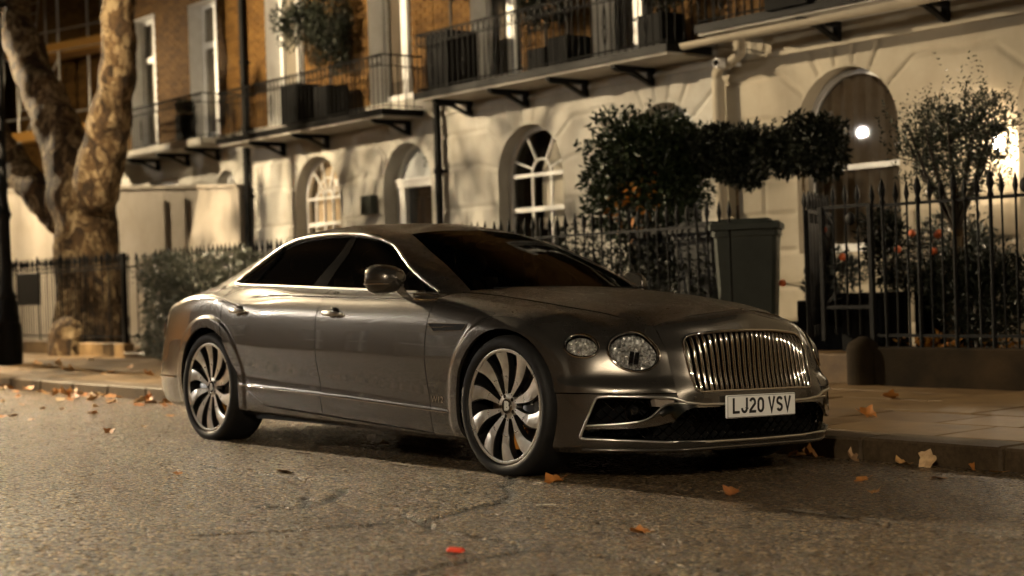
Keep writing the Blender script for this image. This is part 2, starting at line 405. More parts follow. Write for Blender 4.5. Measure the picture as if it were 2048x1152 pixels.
def grid_faces(nu, nv):
    i = np.arange(nu-1)[:,None]*nv+np.arange(nv-1)[None,:]; i = i.ravel()
    return np.stack([i, i+nv, i+nv+1, i+1], 1)
def clip(V, F, Fs):     # keep where every scalar in Fs (N,k) is positive
    V = np.asarray(V, float); A = np.asarray(Fs, float)
    A = np.where(np.abs(A) < 1e-5, 1e-5, A)
    faces = [tuple(f) for f in F]; V = [tuple(v) for v in V]; A = [tuple(a) for a in A]
    for k in range(len(A[0])):
        out = []; cache = {}
        def cut(i, j):
            key = (i,j) if i < j else (j,i)
            if key not in cache:
                a, b = A[key[0]], A[key[1]]; t = a[k]/(a[k]-b[k])
                V.append(tuple(p+(q-p)*t for p, q in zip(V[key[0]], V[key[1]]))); A.append(tuple(p+(q-p)*t for p, q in zip(a, b))); cache[key] = len(V)-1
            return cache[key]
        for f in faces:
            s = [A[i][k] > 0 for i in f]
            if all(s): out.append(f)
            elif any(s):
                g = []
                for n, i in enumerate(f):
                    j = f[(n+1)%len(f)]
                    if s[n]: g.append(i)
                    if s[n] != s[(n+1)%len(f)]: g.append(cut(i, j))
                if len(g) > 2: out.append(tuple(g))
        faces = out
    used = sorted({i for f in faces for i in f}); mp = {i:n for n,i in enumerate(used)}
    return np.array([V[i] for i in used]), [tuple(mp[i] for i in f) for f in faces]
def poly_sd(x, y, poly):   # signed distance, positive inside
    p = np.asarray(poly, float); q = np.roll(p, -1, 0); e = q-p; L = (e**2).sum(1); ok = L > 1e-14; p, q, e, L = p[ok], q[ok], e[ok], L[ok]
    x = np.asarray(x, float).ravel(); y = np.asarray(y, float).ravel(); out = np.empty(len(x))
    ey = np.where(np.abs(e[:,1]) < 1e-12, 1e-12, e[:,1])
    for i in range(0, len(x), 8000):
        X = x[i:i+8000,None]; Y = y[i:i+8000,None]; dx = X-p[:,0]; dy = Y-p[:,1]
        t = np.minimum(np.maximum((dx*e[:,0]+dy*e[:,1])/L, 0), 1)
        d = np.sqrt(((dx-t*e[:,0])**2+(dy-t*e[:,1])**2).min(1))
        c = ((p[:,1] > Y) != (q[:,1] > Y)) & (X < e[:,0]*dy/ey+p[:,0])
        out[i:i+8000] = np.where(c.sum(1) % 2 == 1, d, -d)
    return out
def smooth_poly(pts, n=8, closed=True):
    P = np.asarray(pts, float)
    if closed: P = np.vstack([P[-2:], P, P[:3]])
    t = np.concatenate([[0], np.cumsum(np.linalg.norm(np.diff(P, axis=0), axis=1)**.5)])
    a, b = (t[2], t[-3]) if closed else (t[0], t[-1])
    return spl(t, P, np.linspace(a, b, n*len(pts)))[: -1 if closed else None]
def round_poly(pts, r, n=5):   # polygon with filleted corners
    out = []; P = [np.array(p, float) for p in pts]; N = len(P)
    rr = r if hasattr(r, '__len__') else [r]*N
    for i in range(N):
        a, b, c = P[i-1], P[i], P[(i+1)%N]; d1 = (a-b)/np.linalg.norm(a-b); d2 = (c-b)/np.linalg.norm(c-b); R = rr[i]
        p, q = b+d1*R, b+d2*R
        for k in range(n+1):
            t = k/n; out.append((1-t)**2*p+2*t*(1-t)*b+t*t*q)
    return np.array(out)
def cr3(a, b): return np.array((a[1]*b[2]-a[2]*b[1], a[2]*b[0]-a[0]*b[2], a[0]*b[1]-a[1]*b[0]))
def orient(V, F, ref=(-1.6, 0, .5)):
    V = np.asarray(V); s = 0
    for f in F[::max(1, len(F)//200)]:
        a, b, c = V[f[0]], V[f[1]], V[f[2]]; n = cr3(b-a, c-a); s += n @ ((a+b+c)/3-np.array(ref))
    return F if s > 0 else [tuple(reversed(f)) for f in F]
def flange(V, F, depth, skip=None):
    V = np.asarray(V); N = np.zeros_like(V)
    for f in F:
        a, b, c = V[f[0]], V[f[1]], V[f[2]]; n = cr3(b-a, c-a)
        for i in f: N[i] += n
    N /= np.linalg.norm(N, axis=1)[:,None]+1e-12
    E = {}
    for f in F:
        for n, i in enumerate(f):
            j = f[(n+1)%len(f)]; E[(i,j)] = 1
    be = [(i,j) for (i,j) in E if (j,i) not in E]
    if skip is not None: be = [(i,j) for i,j in be if not (skip(V[i]) and skip(V[j]))]
    nv = len(V); mp = {}; A = []
    for i in {k for e in be for k in e}:
        mp[i] = nv+len(A); A += [V[i], V[i]-N[i]*depth]
    if not A: return V, F
    return np.vstack([V, np.array(A)]), list(F)+[(mp[j], mp[i], mp[i]+1, mp[j]+1) for i,j in be]
def sides(V):   # w -> near side (y = -w)
    V = np.array(V, float); V[:,1] *= -1; return V
def panel(name, V, F, m, parent, side=-1, depth=.02, both=False, skip=None, label=None, ref=(-1.6,0,.5)):
    V = np.asarray(V, float).copy(); V[:,1] *= side; F = orient(V, F, ref)
    if both:
        n = len(V); W = V.copy(); W[:,1] *= -1; V = np.vstack([V, W]); F = list(F)+[tuple(i+n for i in reversed(f)) for f in F]
    if depth: V, F = flange(V, F, depth, skip)
    me = mesh(name, V, [tuple(map(int, f)) for f in F], m, smooth=True)
    o = link(name, me, parent)
    if label: o['label'] = label
    return o

# ------------------------------------------------------------------ the car
CAMB = .0379
M['wing'] = mat('smoked_chrome', (.26,.245,.225), .10, 1)
def car_place():
    c, s = math.cos(CAMB), math.sin(CAMB); y0 = -.96
    return (0, y0-(c*y0), s*y0), (-CAMB, 0, 0)
_loc, _rot = car_place()
car = empty('parked_car', _loc, _rot, 'bronze grey luxury saloon parked at the kerb, dew on its roof and bonnet', 'car')

def rowz(x, L): return [(x, a, b) for a, b in L]
SIDE = [
 # rear centre, rear corner
 [(-4.35,0,.2),(-4.40,0,.25),(-4.43,0,.36),(-4.42,0,.45),(-4.38,0,.66),(-4.36,0,.82),(-4.35,0,.89),(-4.34,0,.91),(-4.28,0,.935),(-4.15,0,.965)],
 [(-4.33,.28,.2),(-4.385,.30,.25),(-4.415,.31,.36),(-4.405,.31,.45),(-4.36,.30,.66),(-4.34,.28,.82),(-4.33,.27,.89),(-4.32,.26,.91),(-4.26,.24,.935),(-4.14,.2,.965)],
 [(-4.27,.52,.2),(-4.32,.57,.25),(-4.345,.60,.36),(-4.34,.61,.45),(-4.30,.57,.66),(-4.28,.53,.82),(-4.27,.52,.89),(-4.26,.51,.905),(-4.20,.46,.93),(-4.10,.40,.955)],
 rowz(-4.22,[(.70,.2),(.755,.25),(.795,.36),(.80,.45),(.765,.66),(.735,.82),(.71,.89),(.69,.908),(.60,.935),(.48,.955)]),
 rowz(-4.05,[(.78,.2),(.85,.24),(.885,.35),(.89,.45),(.872,.66),(.85,.82),(.825,.90),(.80,.918),(.70,.955),(.55,.98)]),
 rowz(-3.8,[(.83,.2),(.905,.24),(.935,.36),(.945,.45),(.945,.66),(.935,.84),(.918,.918),(.905,.935),(.775,.98),(.62,1.01)]),
 rowz(-3.5,[(.86,.2),(.935,.24),(.96,.38),(.97,.46),(.983,.68),(.980,.87),(.968,.952),(.956,.969),(.828,1.022),(.70,1.06)]),
 rowz(-3.194,[(.87,.2),(.94,.24),(.968,.38),(.975,.46),(.991,.68),(.989,.87),(.985,.958),(.974,.974),(.862,1.040),(.75,1.075)]),
 rowz(-2.97,[(.88,.195),(.945,.235),(.968,.38),(.968,.46),(.992,.68),(.989,.85),(.983,.938),(.972,.954),(.870,1.042),(.76,1.07)]),
 rowz(-2.72,[(.88,.19),(.945,.228),(.968,.375),(.965,.455),(.990,.66),(.986,.83),(.972,.918),(.956,.938),(.875,1.040),(.76,1.06)]),
 rowz(-2.3,[(.88,.185),(.945,.22),(.967,.36),(.963,.43),(.988,.64),(.983,.83),(.963,.925),(.946,.953),(.876,1.026),(.76,1.05)]),
 rowz(-1.8,[(.88,.175),(.945,.21),(.966,.345),(.962,.41),(.988,.63),(.982,.82),(.958,.925),(.941,.953),(.875,1.006),(.76,1.03)]),
 rowz(-1.3,[(.88,.165),(.945,.20),(.965,.325),(.962,.39),(.987,.62),(.982,.80),(.957,.910),(.940,.938),(.874,.985),(.76,1.01)]),
 rowz(-.75,[(.88,.15),(.945,.185),(.965,.30),(.962,.36),(.985,.60),(.980,.78),(.957,.893),(.938,.922),(.872,.958),(.755,.968)]),
 rowz(-.45,[(.88,.15),(.945,.18),(.965,.29),(.965,.36),(.986,.60),(.981,.76),(.958,.855),(.932,.892),(.85,.932),(.726,.947)]),
 rowz(0,[(.9,.14),(.95,.18),(.97,.30),(.972,.42),(.990,.62),(.984,.74),(.960,.805),(.928,.842),(.82,.882),(.68,.893)]),
 rowz(.26,[(.9,.14),(.955,.18),(.966,.30),(.970,.43),(.972,.60),(.952,.70),(.915,.772),(.875,.804),(.765,.846),(.642,.856)]),
 [(.40,.91,.145),(.435,.938,.185),(.445,.944,.30),(.445,.944,.445),(.415,.932,.53),(.385,.912,.65),(.350,.872,.735),(.34,.83,.772),(.345,.735,.820),(.38,.618,.838)],
 [(.50,.86,.145),(.555,.882,.185),(.568,.887,.30),(.565,.886,.445),(.525,.873,.53),(.492,.853,.65),(.448,.818,.728),(.432,.78,.760),(.43,.695,.800),(.46,.606,.822)],
 [(.60,.78,.145),(.65,.802,.185),(.666,.806,.30),(.662,.804,.445),(.617,.788,.53),(.587,.775,.65),(.548,.745,.722),(.53,.715,.750),(.525,.65,.783),(.54,.588,.804)],
 [(.69,.68,.145),(.737,.702,.185),(.755,.708,.30),(.755,.707,.445),(.707,.692,.53),(.682,.683,.65),(.645,.662,.712),(.627,.64,.738),(.608,.605,.766),(.61,.572,.786)],
 [(.76,.58,.145),(.802,.603,.18),(.817,.608,.30),(.815,.612,.445),(.765,.60,.53),(.737,.601,.65),(.702,.592,.705),(.688,.582,.730),(.672,.568,.757),(.663,.555,.775)],
 [(.795,.52,.145),(.838,.545,.18),(.853,.55,.30),(.834,.548,.445),(.793,.536,.53),(.757,.543,.65),(.722,.5445,.705),(.702,.545,.735),(.688,.545,.755),(.68,.545,.767)],
]
S = Surf(SIDE, .014, 150, soft=2)
UB = len(SIDE)
ARCH = [((0,.358),.405), ((-3.194,.358),.408)]
X, Wd, Z = S.P[:,:,0], S.P[:,:,1], S.P[:,:,2]
# wheel-arch flares: a flat lip round each arch, standing a little proud
for (cx, cz), R in ARCH:
    d = np.hypot(X-cx, Z-cz)-R; t = np.clip(1-(d-.062)/.022, 0, 1); t = t*t*(3-2*t)
    side = np.clip((Wd-.80)/.08, 0, 1)*np.clip((Z-.16)/.06, 0, 1)*np.clip(1-np.abs(X-cx)/.62+.3, 0, 1)
    S.P[:,:,1] += t*.013*np.clip(side, 0, 1)
# step under the sill strip
zs = np.interp(X, [-2.8,-2.755,-2.016,-1.453,-.939,-.49,-.44], [.39,.388,.364,.345,.324,.307,.305])
t = np.clip(1-np.abs(Z-zs+.006)/.02, 0, 1)*np.clip((X+2.80)/.05,0,1)*np.clip((-.47-X)/.05,0,1); S.P[:,:,1] += .006*t
# waist crease and rear haunch line: the panel tucks in just below each
for P_, dep, ln in (([(-2.75,.958),(-2.29,.9625),(-1.816,.949),(-1.27,.936),(-.60,.914)], .011, .055), ([(-4.0,.915),(-3.8,.932),(-3.55,.966),(-3.25,.974),(-3.05,.956),(-2.85,.915),(-2.62,.855)], .010, .06)):
    P_ = np.array(P_); xx_ = np.linspace(P_[0,0], P_[-1,0], 200); zz_ = spl(P_[:,0], P_[:,1][:,None], xx_)[:,0]
    zc_ = np.interp(X, xx_, zz_); fade = np.clip((X-P_[0,0])/.30, 0, 1)*np.clip((P_[-1,0]-X)/.30, 0, 1)*np.clip((Wd-.8)/.1, 0, 1); fade = fade*fade*(3-2*fade)
    below = zc_-Z; S.P[:,:,1] -= dep*fade*np.where(below > 0, np.exp(-below/ln), np.clip(1+below/.008, 0, 1))
SV = S.P.reshape(-1,3); SF = grid_faces(S.nu, S.nv)
x, wv, z = SV.T; Uu = np.repeat(S.u, S.nv); Vv = np.tile(S.v, S.nu)
def arches(x, z): return np.minimum.reduce([np.hypot(x-c[0], z-c[1])-R for c, R in ARCH])
DF = np.array([(-.64,.10),(-.651,.29),(-.674,.478),(-.683,.643),(-.663,.809),(-.625,.946),(-.60,1.05)])     # front edge of front door
DM = np.array([(-1.77,.1),(-1.785,.33),(-1.796,.447),(-1.813,.629),(-1.818,.812),(-1.784,.964),(-1.76,1.06)])
DR = np.array([(-2.40,.1),(-2.47,.262),(-2.62,.33),(-2.768,.437),(-2.88,.55),(-2.936,.648),(-2.985,.76),(-2.998,.83),(-2.99,.95),(-2.975,1.1)])
def edge(P, z):
    zz = np.linspace(P[0,1], P[-1,1], 120); xx = pch(P[:,1], P[:,0][:,None], zz)[:,0]; return np.interp(z, zz, xx)
zb = .187+(-.66-x)*.043
G_ = .0040
ub = S.uk[-6]      # bumper starts ahead of the front wheel
zline = np.where(x > .25, .441, -1)
vbelt = S.vk[8]
a = arches(x, z)
far = 1e3
front = x > .0
# fenders
def mk(name, cond, m=M['paint'], **k):
    V, F = clip(SV, SF, np.stack(cond, 1)); return [panel(name, V, F, m, car, s, **k) for s in (-1, 1)]
HLc = {}
def ucol(k): return S.uk[k]
# headlamp ellipses in (u,z)
HL = [dict(u=ucol(-3)-.004, z=.648, a=.121, b=.097, tilt=-.16, name='main'), dict(u=ucol(-5)-.012, z=.676, a=.086, b=.057, tilt=-.10, name='outer')]
def hl_f(h, U, z, grow=0):
    du, dz = U-h['u'], z-h['z']; c, s = math.cos(h['tilt']), math.sin(h['tilt']); p, q = du*c+dz*s, -du*s+dz*c
    r = np.sqrt((p/(h['a']+grow))**2+(q/(h['b']+grow))**2); return (r-1)*(h['b']+grow)
fend = [x-edge(DF, z)-G_, a, z-zline-G_, np.where(x > .2, hl_f(HL[0], Uu, z), 1), np.where(x > .2, hl_f(HL[1], Uu, z), 1)]
fenders = mk('front_wing', fend)
mk('front_door_skin', [edge(DF, z)-x-G_, x-edge(DM, z)-G_, z-zb-G_, vbelt-Vv]) if False else None
def door(name, conds, side, hx, hz):
    V, F = clip(SV, SF, np.stack(conds, 1)); d = panel(name, V, F, M['paint'], car, side); return d
doors = []
for s in (-1, 1):
    fd = door('front_door', [edge(DF, z)-x-G_, x-edge(DM, z)-G_, z-zb-G_, vbelt-Vv], s, 0, 0)
    rd = door('rear_door', [edge(DM, z)-x-G_, x-edge(DR, z)-G_, z-zb-G_, vbelt-Vv], s, 0, 0)
    doors += [(fd, s, -1.63, .850), (rd, s, -2.765, .873)]
V1, F1 = clip(SV, SF, np.stack([np.where(x < -2.2, np.maximum(edge(DR, z)-x-G_, zb-z-G_), zb-z-G_), a, edge(DF, z)-x-G_], 1))
panel('body_shell', V1, F1, M['paint'], car, both=True, skip=lambda v: abs(v[1]) < .004)

# door handles
for d, s, hx, hz in doors:
    p = S.at(hx, hz, 'x'); w0 = p[1]
    h = MB(); n = 18; N = 10
    for i in range(n+1):
        t = i/n; xx = -.105+.21*t; r = math.sin(PI*min(max(t,.03),.97))**.45
        h.V += [(hx+xx, s*(w0+.030*math.sin(PI*t)**.5*.9+.010+.011*r*math.cos(2*PI*k/N)), hz-.03*xx+.017*r*math.sin(2*PI*k/N)) for k in range(N)]
    for i in range(n):
        for k in range(N): h.F.append((i*N+k, i*N+(k+1)%N, (i+1)*N+(k+1)%N, (i+1)*N+k))
    h.F += [tuple(range(N)), tuple(range(n*N, (n+1)*N))]
    ho = h.obj('door_handle', M['satin'], d, 60)
    c = MB(); c.ell((hx+.005, s*(w0-.004), hz-.004), (.062,.012,.042), 20, 10); c.obj('handle_recess', M['black_gloss'], d, 60)

# sill strip and belt trim: swept along the surface
def sweep(name, pts, m, parent, r=.007, n=8, flat=None):
    mb = MB(); mb.tube([tuple(p) for p in pts], r, n); return mb.obj(name, m, parent, 60)
for s in (-1, 1):
    pts = []
    for xx in np.linspace(-2.755, -.49, 60):
        zz = np.interp(xx, [-2.755,-2.016,-1.453,-.939,-.49], [.388,.364,.345,.324,.307]); p = S.at(xx, zz, 'x'); pts.append((xx, s*(p[1]+.003), zz))
    mb = MB(); rr = [.0065]*60; rr[0] = .003; rr[-1] = .003; mb.tube(pts, rr, 8); mb.obj('sill_trim', M['chrome'], car, 60)
    # wing vent
    q = [(-.655,.792),(-.30,.788),(-.33,.752),(-.60,.748)]
    rp = round_poly(q, [.006,.012,.02,.01], 4); B = [S.at(a_, b_, 'x') for a_, b_ in rp]
    mb = MB(); F = [tuple(range(len(rp)))]; mb.add([(p[0], s*(p[1]+.002), p[2]) for p in B], F if s > 0 else [F[0][::-1]])
    v = mb.obj('wing_vent', M['black_plastic'], car)
    mb = MB(); mb.tube([(p[0], s*(p[1]+.003), p[2]) for p in B], .0025, 6, closed=True); mb.obj('vent_surround', M['chrome'], v, 60)
    mb = MB(); mb.tube([tuple(np.array(S.at(a_, b_, 'x'))*np.array([1,s,1])+np.array([0,s*.004,0])) for a_, b_ in ((-.655,.771),(-.52,.769),(-.50,.775),(-.42,.773))], .0035, 6); mb.obj('vent_blade', M['chrome'], v, 60)
    # engine badge
    p = S.at(-.585, .372, 'x')
    bm_ = text_mesh('W12', .05, .002, M['chrome'], 1.1, 0, 1.0, 'wing_badge')
    link('wing_badge', bm_, car, (p[0], s*(p[1]+.003), .372), (PI/2, 0, 0 if s < 0 else PI))
    # parking sensor
    p = S.at(.475, .475, 'x')

# ------------------------------------------------------------------ nose, grille
NOSE = [
 [(.885,0,.385),(.880,0,.44),(.864,0,.53),(.853,0,.65),(.846,0,.755),(.832,0,.808),(.803,0,.842),(.765,0,.857)],
 [(.880,.145,.385),(.876,.145,.44),(.858,.145,.53),(.844,.147,.65),(.829,.149,.752),(.814,.15,.800),(.788,.15,.829),(.75,.15,.844)],
 [(.873,.29,.386),(.870,.29,.44),(.849,.292,.53),(.828,.296,.65),(.804,.30,.745),(.788,.30,.786),(.760,.30,.812),(.722,.30,.827)],
 [(.862,.437,.389),(.858,.438,.44),(.828,.444,.53),(.795,.452,.65),(.757,.457,.727),(.738,.458,.768),(.715,.456,.790),(.687,.452,.802)],
 [(.845,.549,.393),(.83,.547,.444),(.79,.534,.546),(.757,.543,.65),(.722,.5445,.705),(.702,.545,.735),(.688,.545,.755),(.68,.545,.767)],
]
# the near half is splined together with its mirror image so that the centre line is smooth
NF = [[(p[0], -p[1], p[2]) for p in c] for c in NOSE[:0:-1]]+NOSE
Nn = Surf(NF, .011, 70, soft=2)
NV = Nn.P.reshape(-1,3); NFc = grid_faces(Nn.nu, Nn.nv)
gt = [(0,.752),(.20,.747),(.33,.738),(.418,.722),(.448,.690),(.452,.64),(.443,.53),(.434,.475),(.418,.450),(.36,.446),(.18,.447),(0,.447)]
gtop = smooth_poly(gt[:6], 6, False); gbot = smooth_poly(gt[5:], 6, False)
gh = np.vstack([gtop[:-1], gbot]); GR = np.vstack([gh, [(-p[0], p[1]) for p in gh[::-1][1:-1]]])
V2, F2 = clip(NV, NFc, np.stack([-poly_sd(NV[:,1], NV[:,2], GR), .5415-np.abs(NV[:,1])*1.0+np.where(True, 0, 0)], 1))
panel('grille_surround', V2, F2, M['paint'], car, 1, depth=.03)
def nose(wq, zq):
    return Nn.at(wq, zq, 'w')
GRx = [nose(p[0], p[1]) for p in GR]
mb = MB(); mb.tube([(p[0]+.002, p[1], p[2]) for p in GRx], .0075, 8, closed=True)
gr = mb.obj('radiator_grille', M['chrome'], car, 60)
# mesh behind the vanes
bk = MB(); n = len(GR); bk.add([(p[0]-.075, p[1], p[2]) for p in GRx], [tuple(range(n-1, -1, -1)) if False else tuple(range(n))])
bk.obj('backing', M['black_plastic'], gr)
dm = MB()
for k in range(-22, 23):
    for sg in (-1, 1):
        pts = []; ZZ = .45+.30*np.arange(17)/16; IN = poly_sd(k*.045+sg*(ZZ-.6)*.8, ZZ, GR)
        for j in range(0, 17):
            zz = ZZ[j]; ww = k*.045+sg*(zz-.6)*.8
            if IN[j] > .004: pts.append((nose(max(min(ww,.45),-.45), zz)[0]-.062, ww, zz))
            elif len(pts) > 1: break
            else: pts = []
        if len(pts) > 1: dm.tube(pts, .0028, 4)
o = dm.obj('mesh_screen', M['dark_chrome'], gr); o['kind'] = 'stuff'
fr = MB()   # inner wall of the opening
fr.add([(p[0]-.004, p[1]*.995, p[2]) for p in GRx]+[(p[0]-.085, p[1], p[2]) for p in GRx], [(i, (i+1)%n, n+(i+1)%n, n+i) for i in range(n)])
fr.obj('grille_frame', M['black_gloss'], gr)
for k in range(-12, 13):
    ww = k*.0355
    ZZ = np.linspace(.44,.77,240); IN = ZZ[poly_sd(ZZ*0+ww, ZZ, GR) > 0]; zt, zl = IN.max(), IN.min()
    vm = MB(); zz = np.linspace(zl-.004, zt+.004, 16)
    prof = [(.000,-.0012),(.003,-.0035),(.006,0),(.003,.0035),(0,.0012)] if False else [(.006,0),(.0045,-.0032),(.0005,-.0062),(-.007,-.0078),(-.05,-.005),(-.05,.005),(-.007,.0078),(.0005,.0062),(.0045,.0032)]
    ang = 0.0
    for q in zz:
        b = nose(ww, min(max(q,.44),.76)); fx = b[0]-.006-.010*max(0, (q-(zt-.05))/.05)**2
        vm.V += [(fx+px, ww+py*1.15, q) for px, py in prof]
    m_ = len(prof)
    for i in range(15):
        for j in range(m_): vm.F.append((i*m_+j, i*m_+(j+1)%m_, (i+1)*m_+(j+1)%m_, (i+1)*m_+j))
    vm.obj('vane', M['chrome'], gr, 50)

# ------------------------------------------------------------------ bonnet
SH = np.array([(-.655,.745,.962),(-.45,.726,.947),(-.35,.715,.936),(-.12,.69,.908),(.03,.675,.888),(.20,.653,.864),(.36,.622,.840),(.46,.606,.822),(.54,.588,.804),(.61,.572,.786),(.663,.555,.775)])
def shut(xq): return np.array([np.interp(xq, SH[:,0], SH[:,1]), np.interp(xq, SH[:,0], SH[:,2])])
nx, nt = 110, 61
xs = np.linspace(0, 1, nx); ts = np.linspace(-1, 1, nt)
BV = np.zeros((nx, nt, 3))
ZC = spl([-.62,-.35,0,.4,.6,.77], np.array([1.008,.990,.962,.914,.884,.854])[:,None], np.linspace(-.62,.77,200))[:,0]; XC = np.linspace(-.62,.77,200)
for i, q in enumerate(xs):
    for j, t in enumerate(ts):
        xr = -.655+.20*(1-abs(t)**2.2)                       # rear edge bows forward
        xf = .765-.10*abs(t)**1.6                            # front edge follows the nose joint
        xx = xr+(xf-xr)*q
        ws, zs_ = shut(min(max(xx,-.655),.663))
        # front edge z from the nose piece
        zc = np.interp(xx, XC, ZC); at_ = abs(t)
        fall = .16*at_+.50*at_**2+.34*at_**7
        zz = zc+(zs_+.006-zc)*fall
        BV[i,j] = (xx, ws*t*.992, zz)
    # blend the last rows into the nose joint
for i, q in enumerate(xs):
    if q > .8:
        k = ((q-.8)/.2)**2
        for j, t in enumerate(ts):
            wq = abs(BV[i,j,1]); zj = np.interp(wq, [0,.15,.30,.455,.55], [.857,.844,.827,.802,.769])
            BV[-1,j,2] = zj if i == nx-1 else BV[-1,j,2]
            BV[i,j,2] = BV[i,j,2]*(1-k)+(zj+(1-q)*.9*(.02+.05*(1-abs(t))*.6))*k
# bonnet creases either side of a centre ridge
wq = np.abs(BV[:,:,1]); BV[:,:,2] += .0035*np.exp(-(wq/.012)**2)*np.linspace(.2,1,nx)[:,None]
ck = np.interp(BV[:,:,0], [-.6,.7], [.50,.36]); BV[:,:,2] += .005/(1+np.exp(-(ck-wq)/.014))
fF = [tuple(f) for f in grid_faces(nx, nt)]
panel('bonnet', BV.reshape(-1,3), fF, M['paint'], car, 1, depth=.022, ref=(0,0,0))
mb = MB(); mb.cbox((.735,-.012,.856),(.772,.012,.8605),.002)
mb.obj('bonnet_badge', M['chrome'], car, 50)

# ------------------------------------------------------------------ bumper
B0 = [[(.82,0,.145),(.865,0,.18),(.887,0,.30),(.884,0,.445)], [(.815,.28,.145),(.86,.285,.18),(.878,.29,.30),(.872,.29,.445)]]
BC = B0+[c[:4] for c in SIDE[::-1][:7]]
BCm = [[(p[0], -p[1], p[2]) for p in c] for c in BC[:0:-1]]+BC
Bs = Surf(BCm, .012, 60)
mid = Bs.uk[len(BC)-1]; Bs.u -= mid; Bs.uk -= mid
BVt = Bs.P.reshape(-1,3); BFc = grid_faces(Bs.nu, Bs.nv); bu = np.repeat(Bs.u, Bs.nv); bz = BVt[:,2]; bx = BVt[:,0]; bw = np.abs(BVt[:,1])
sk = {k: Bs.uk[len(BC)-1+k] for k in range(len(BC))}   # arclength of each control column
s55, s61, s73, s80, s88, s95 = sk[2], sk[3], sk[4], sk[5], sk[6], sk[7]
BL = (s88+.045, .222); TL = (s88-.035, .424)
op = [(0,.193),(s55*.6,.196),(s61,.203),(s80,.214),(BL[0]-.02,.218),BL,(BL[0]-.006,.25),(TL[0]+.012,.40),TL,(TL[0]-.06,.429),(s73,.427),(s61+.01,.424),(s55+.01,.418),(s55-.05,.395),(s55-.16,.383),(0,.380)]
OPH = round_poly(op, [.001,.02,.02,.02,.01,.012,.02,.02,.015,.02,.02,.02,.02,.02,.03,.001], 4); OP = np.vstack([OPH, [(-p[0], p[1]) for p in OPH[::-1]]])
V3, F3 = clip(BVt, BFc, np.stack([-poly_sd(bu, bz, OP), np.hypot(bx, bz-.358)-.405, np.where(bw > .548, .4385-bz, .378-bz)], 1))
bump = panel('front_bumper', V3, F3, M['paint'], car, 1, depth=.03)
def bs(u, z_): return Bs.at(u, z_, 'u')
def off(p, d):   # inward offset in plan
    return (p[0]-d*.75, p[1]-math.copysign(d*.65, p[1])*min(1, abs(p[1])/.5), p[2])
OPx = [bs(u, v) for u, v in OP]; 
mb = MB(); mb.tube([off(p, -.001) for p in OPx], .0075, 8, closed=True); mb.obj('intake_trim', M['satin'], bump, 60)
n = len(OPx); mb = MB(); mb.add([off(p, .003) for p in OPx]+[off(p, .10) for p in OPx], [(i,(i+1)%n,n+(i+1)%n,n+i) for i in range(n)]+[tuple(range(n,2*n))])
mb.obj('intake_duct', M['black_plastic'], bump)
dm = MB()
for k in range(-34, 35):
    for sg in (-1, 1):
        pts = []; ZZ = .19+.24*np.arange(13)/12; IN = poly_sd(k*.062+sg*(ZZ-.31)*1.15, ZZ, OP)
        for j in range(0, 13):
            zz = ZZ[j]; uu = k*.062+sg*(zz-.31)*1.15
            if IN[j] > .002: pts.append(off(bs(uu, zz), .035))
            else:
                if len(pts) > 1: dm.tube(pts, .0032, 4)
                pts = []
        if len(pts) > 1: dm.tube(pts, .0032, 4)
o = dm.obj('intake_mesh', M['dark_chrome'], bump); o['kind'] = 'stuff'
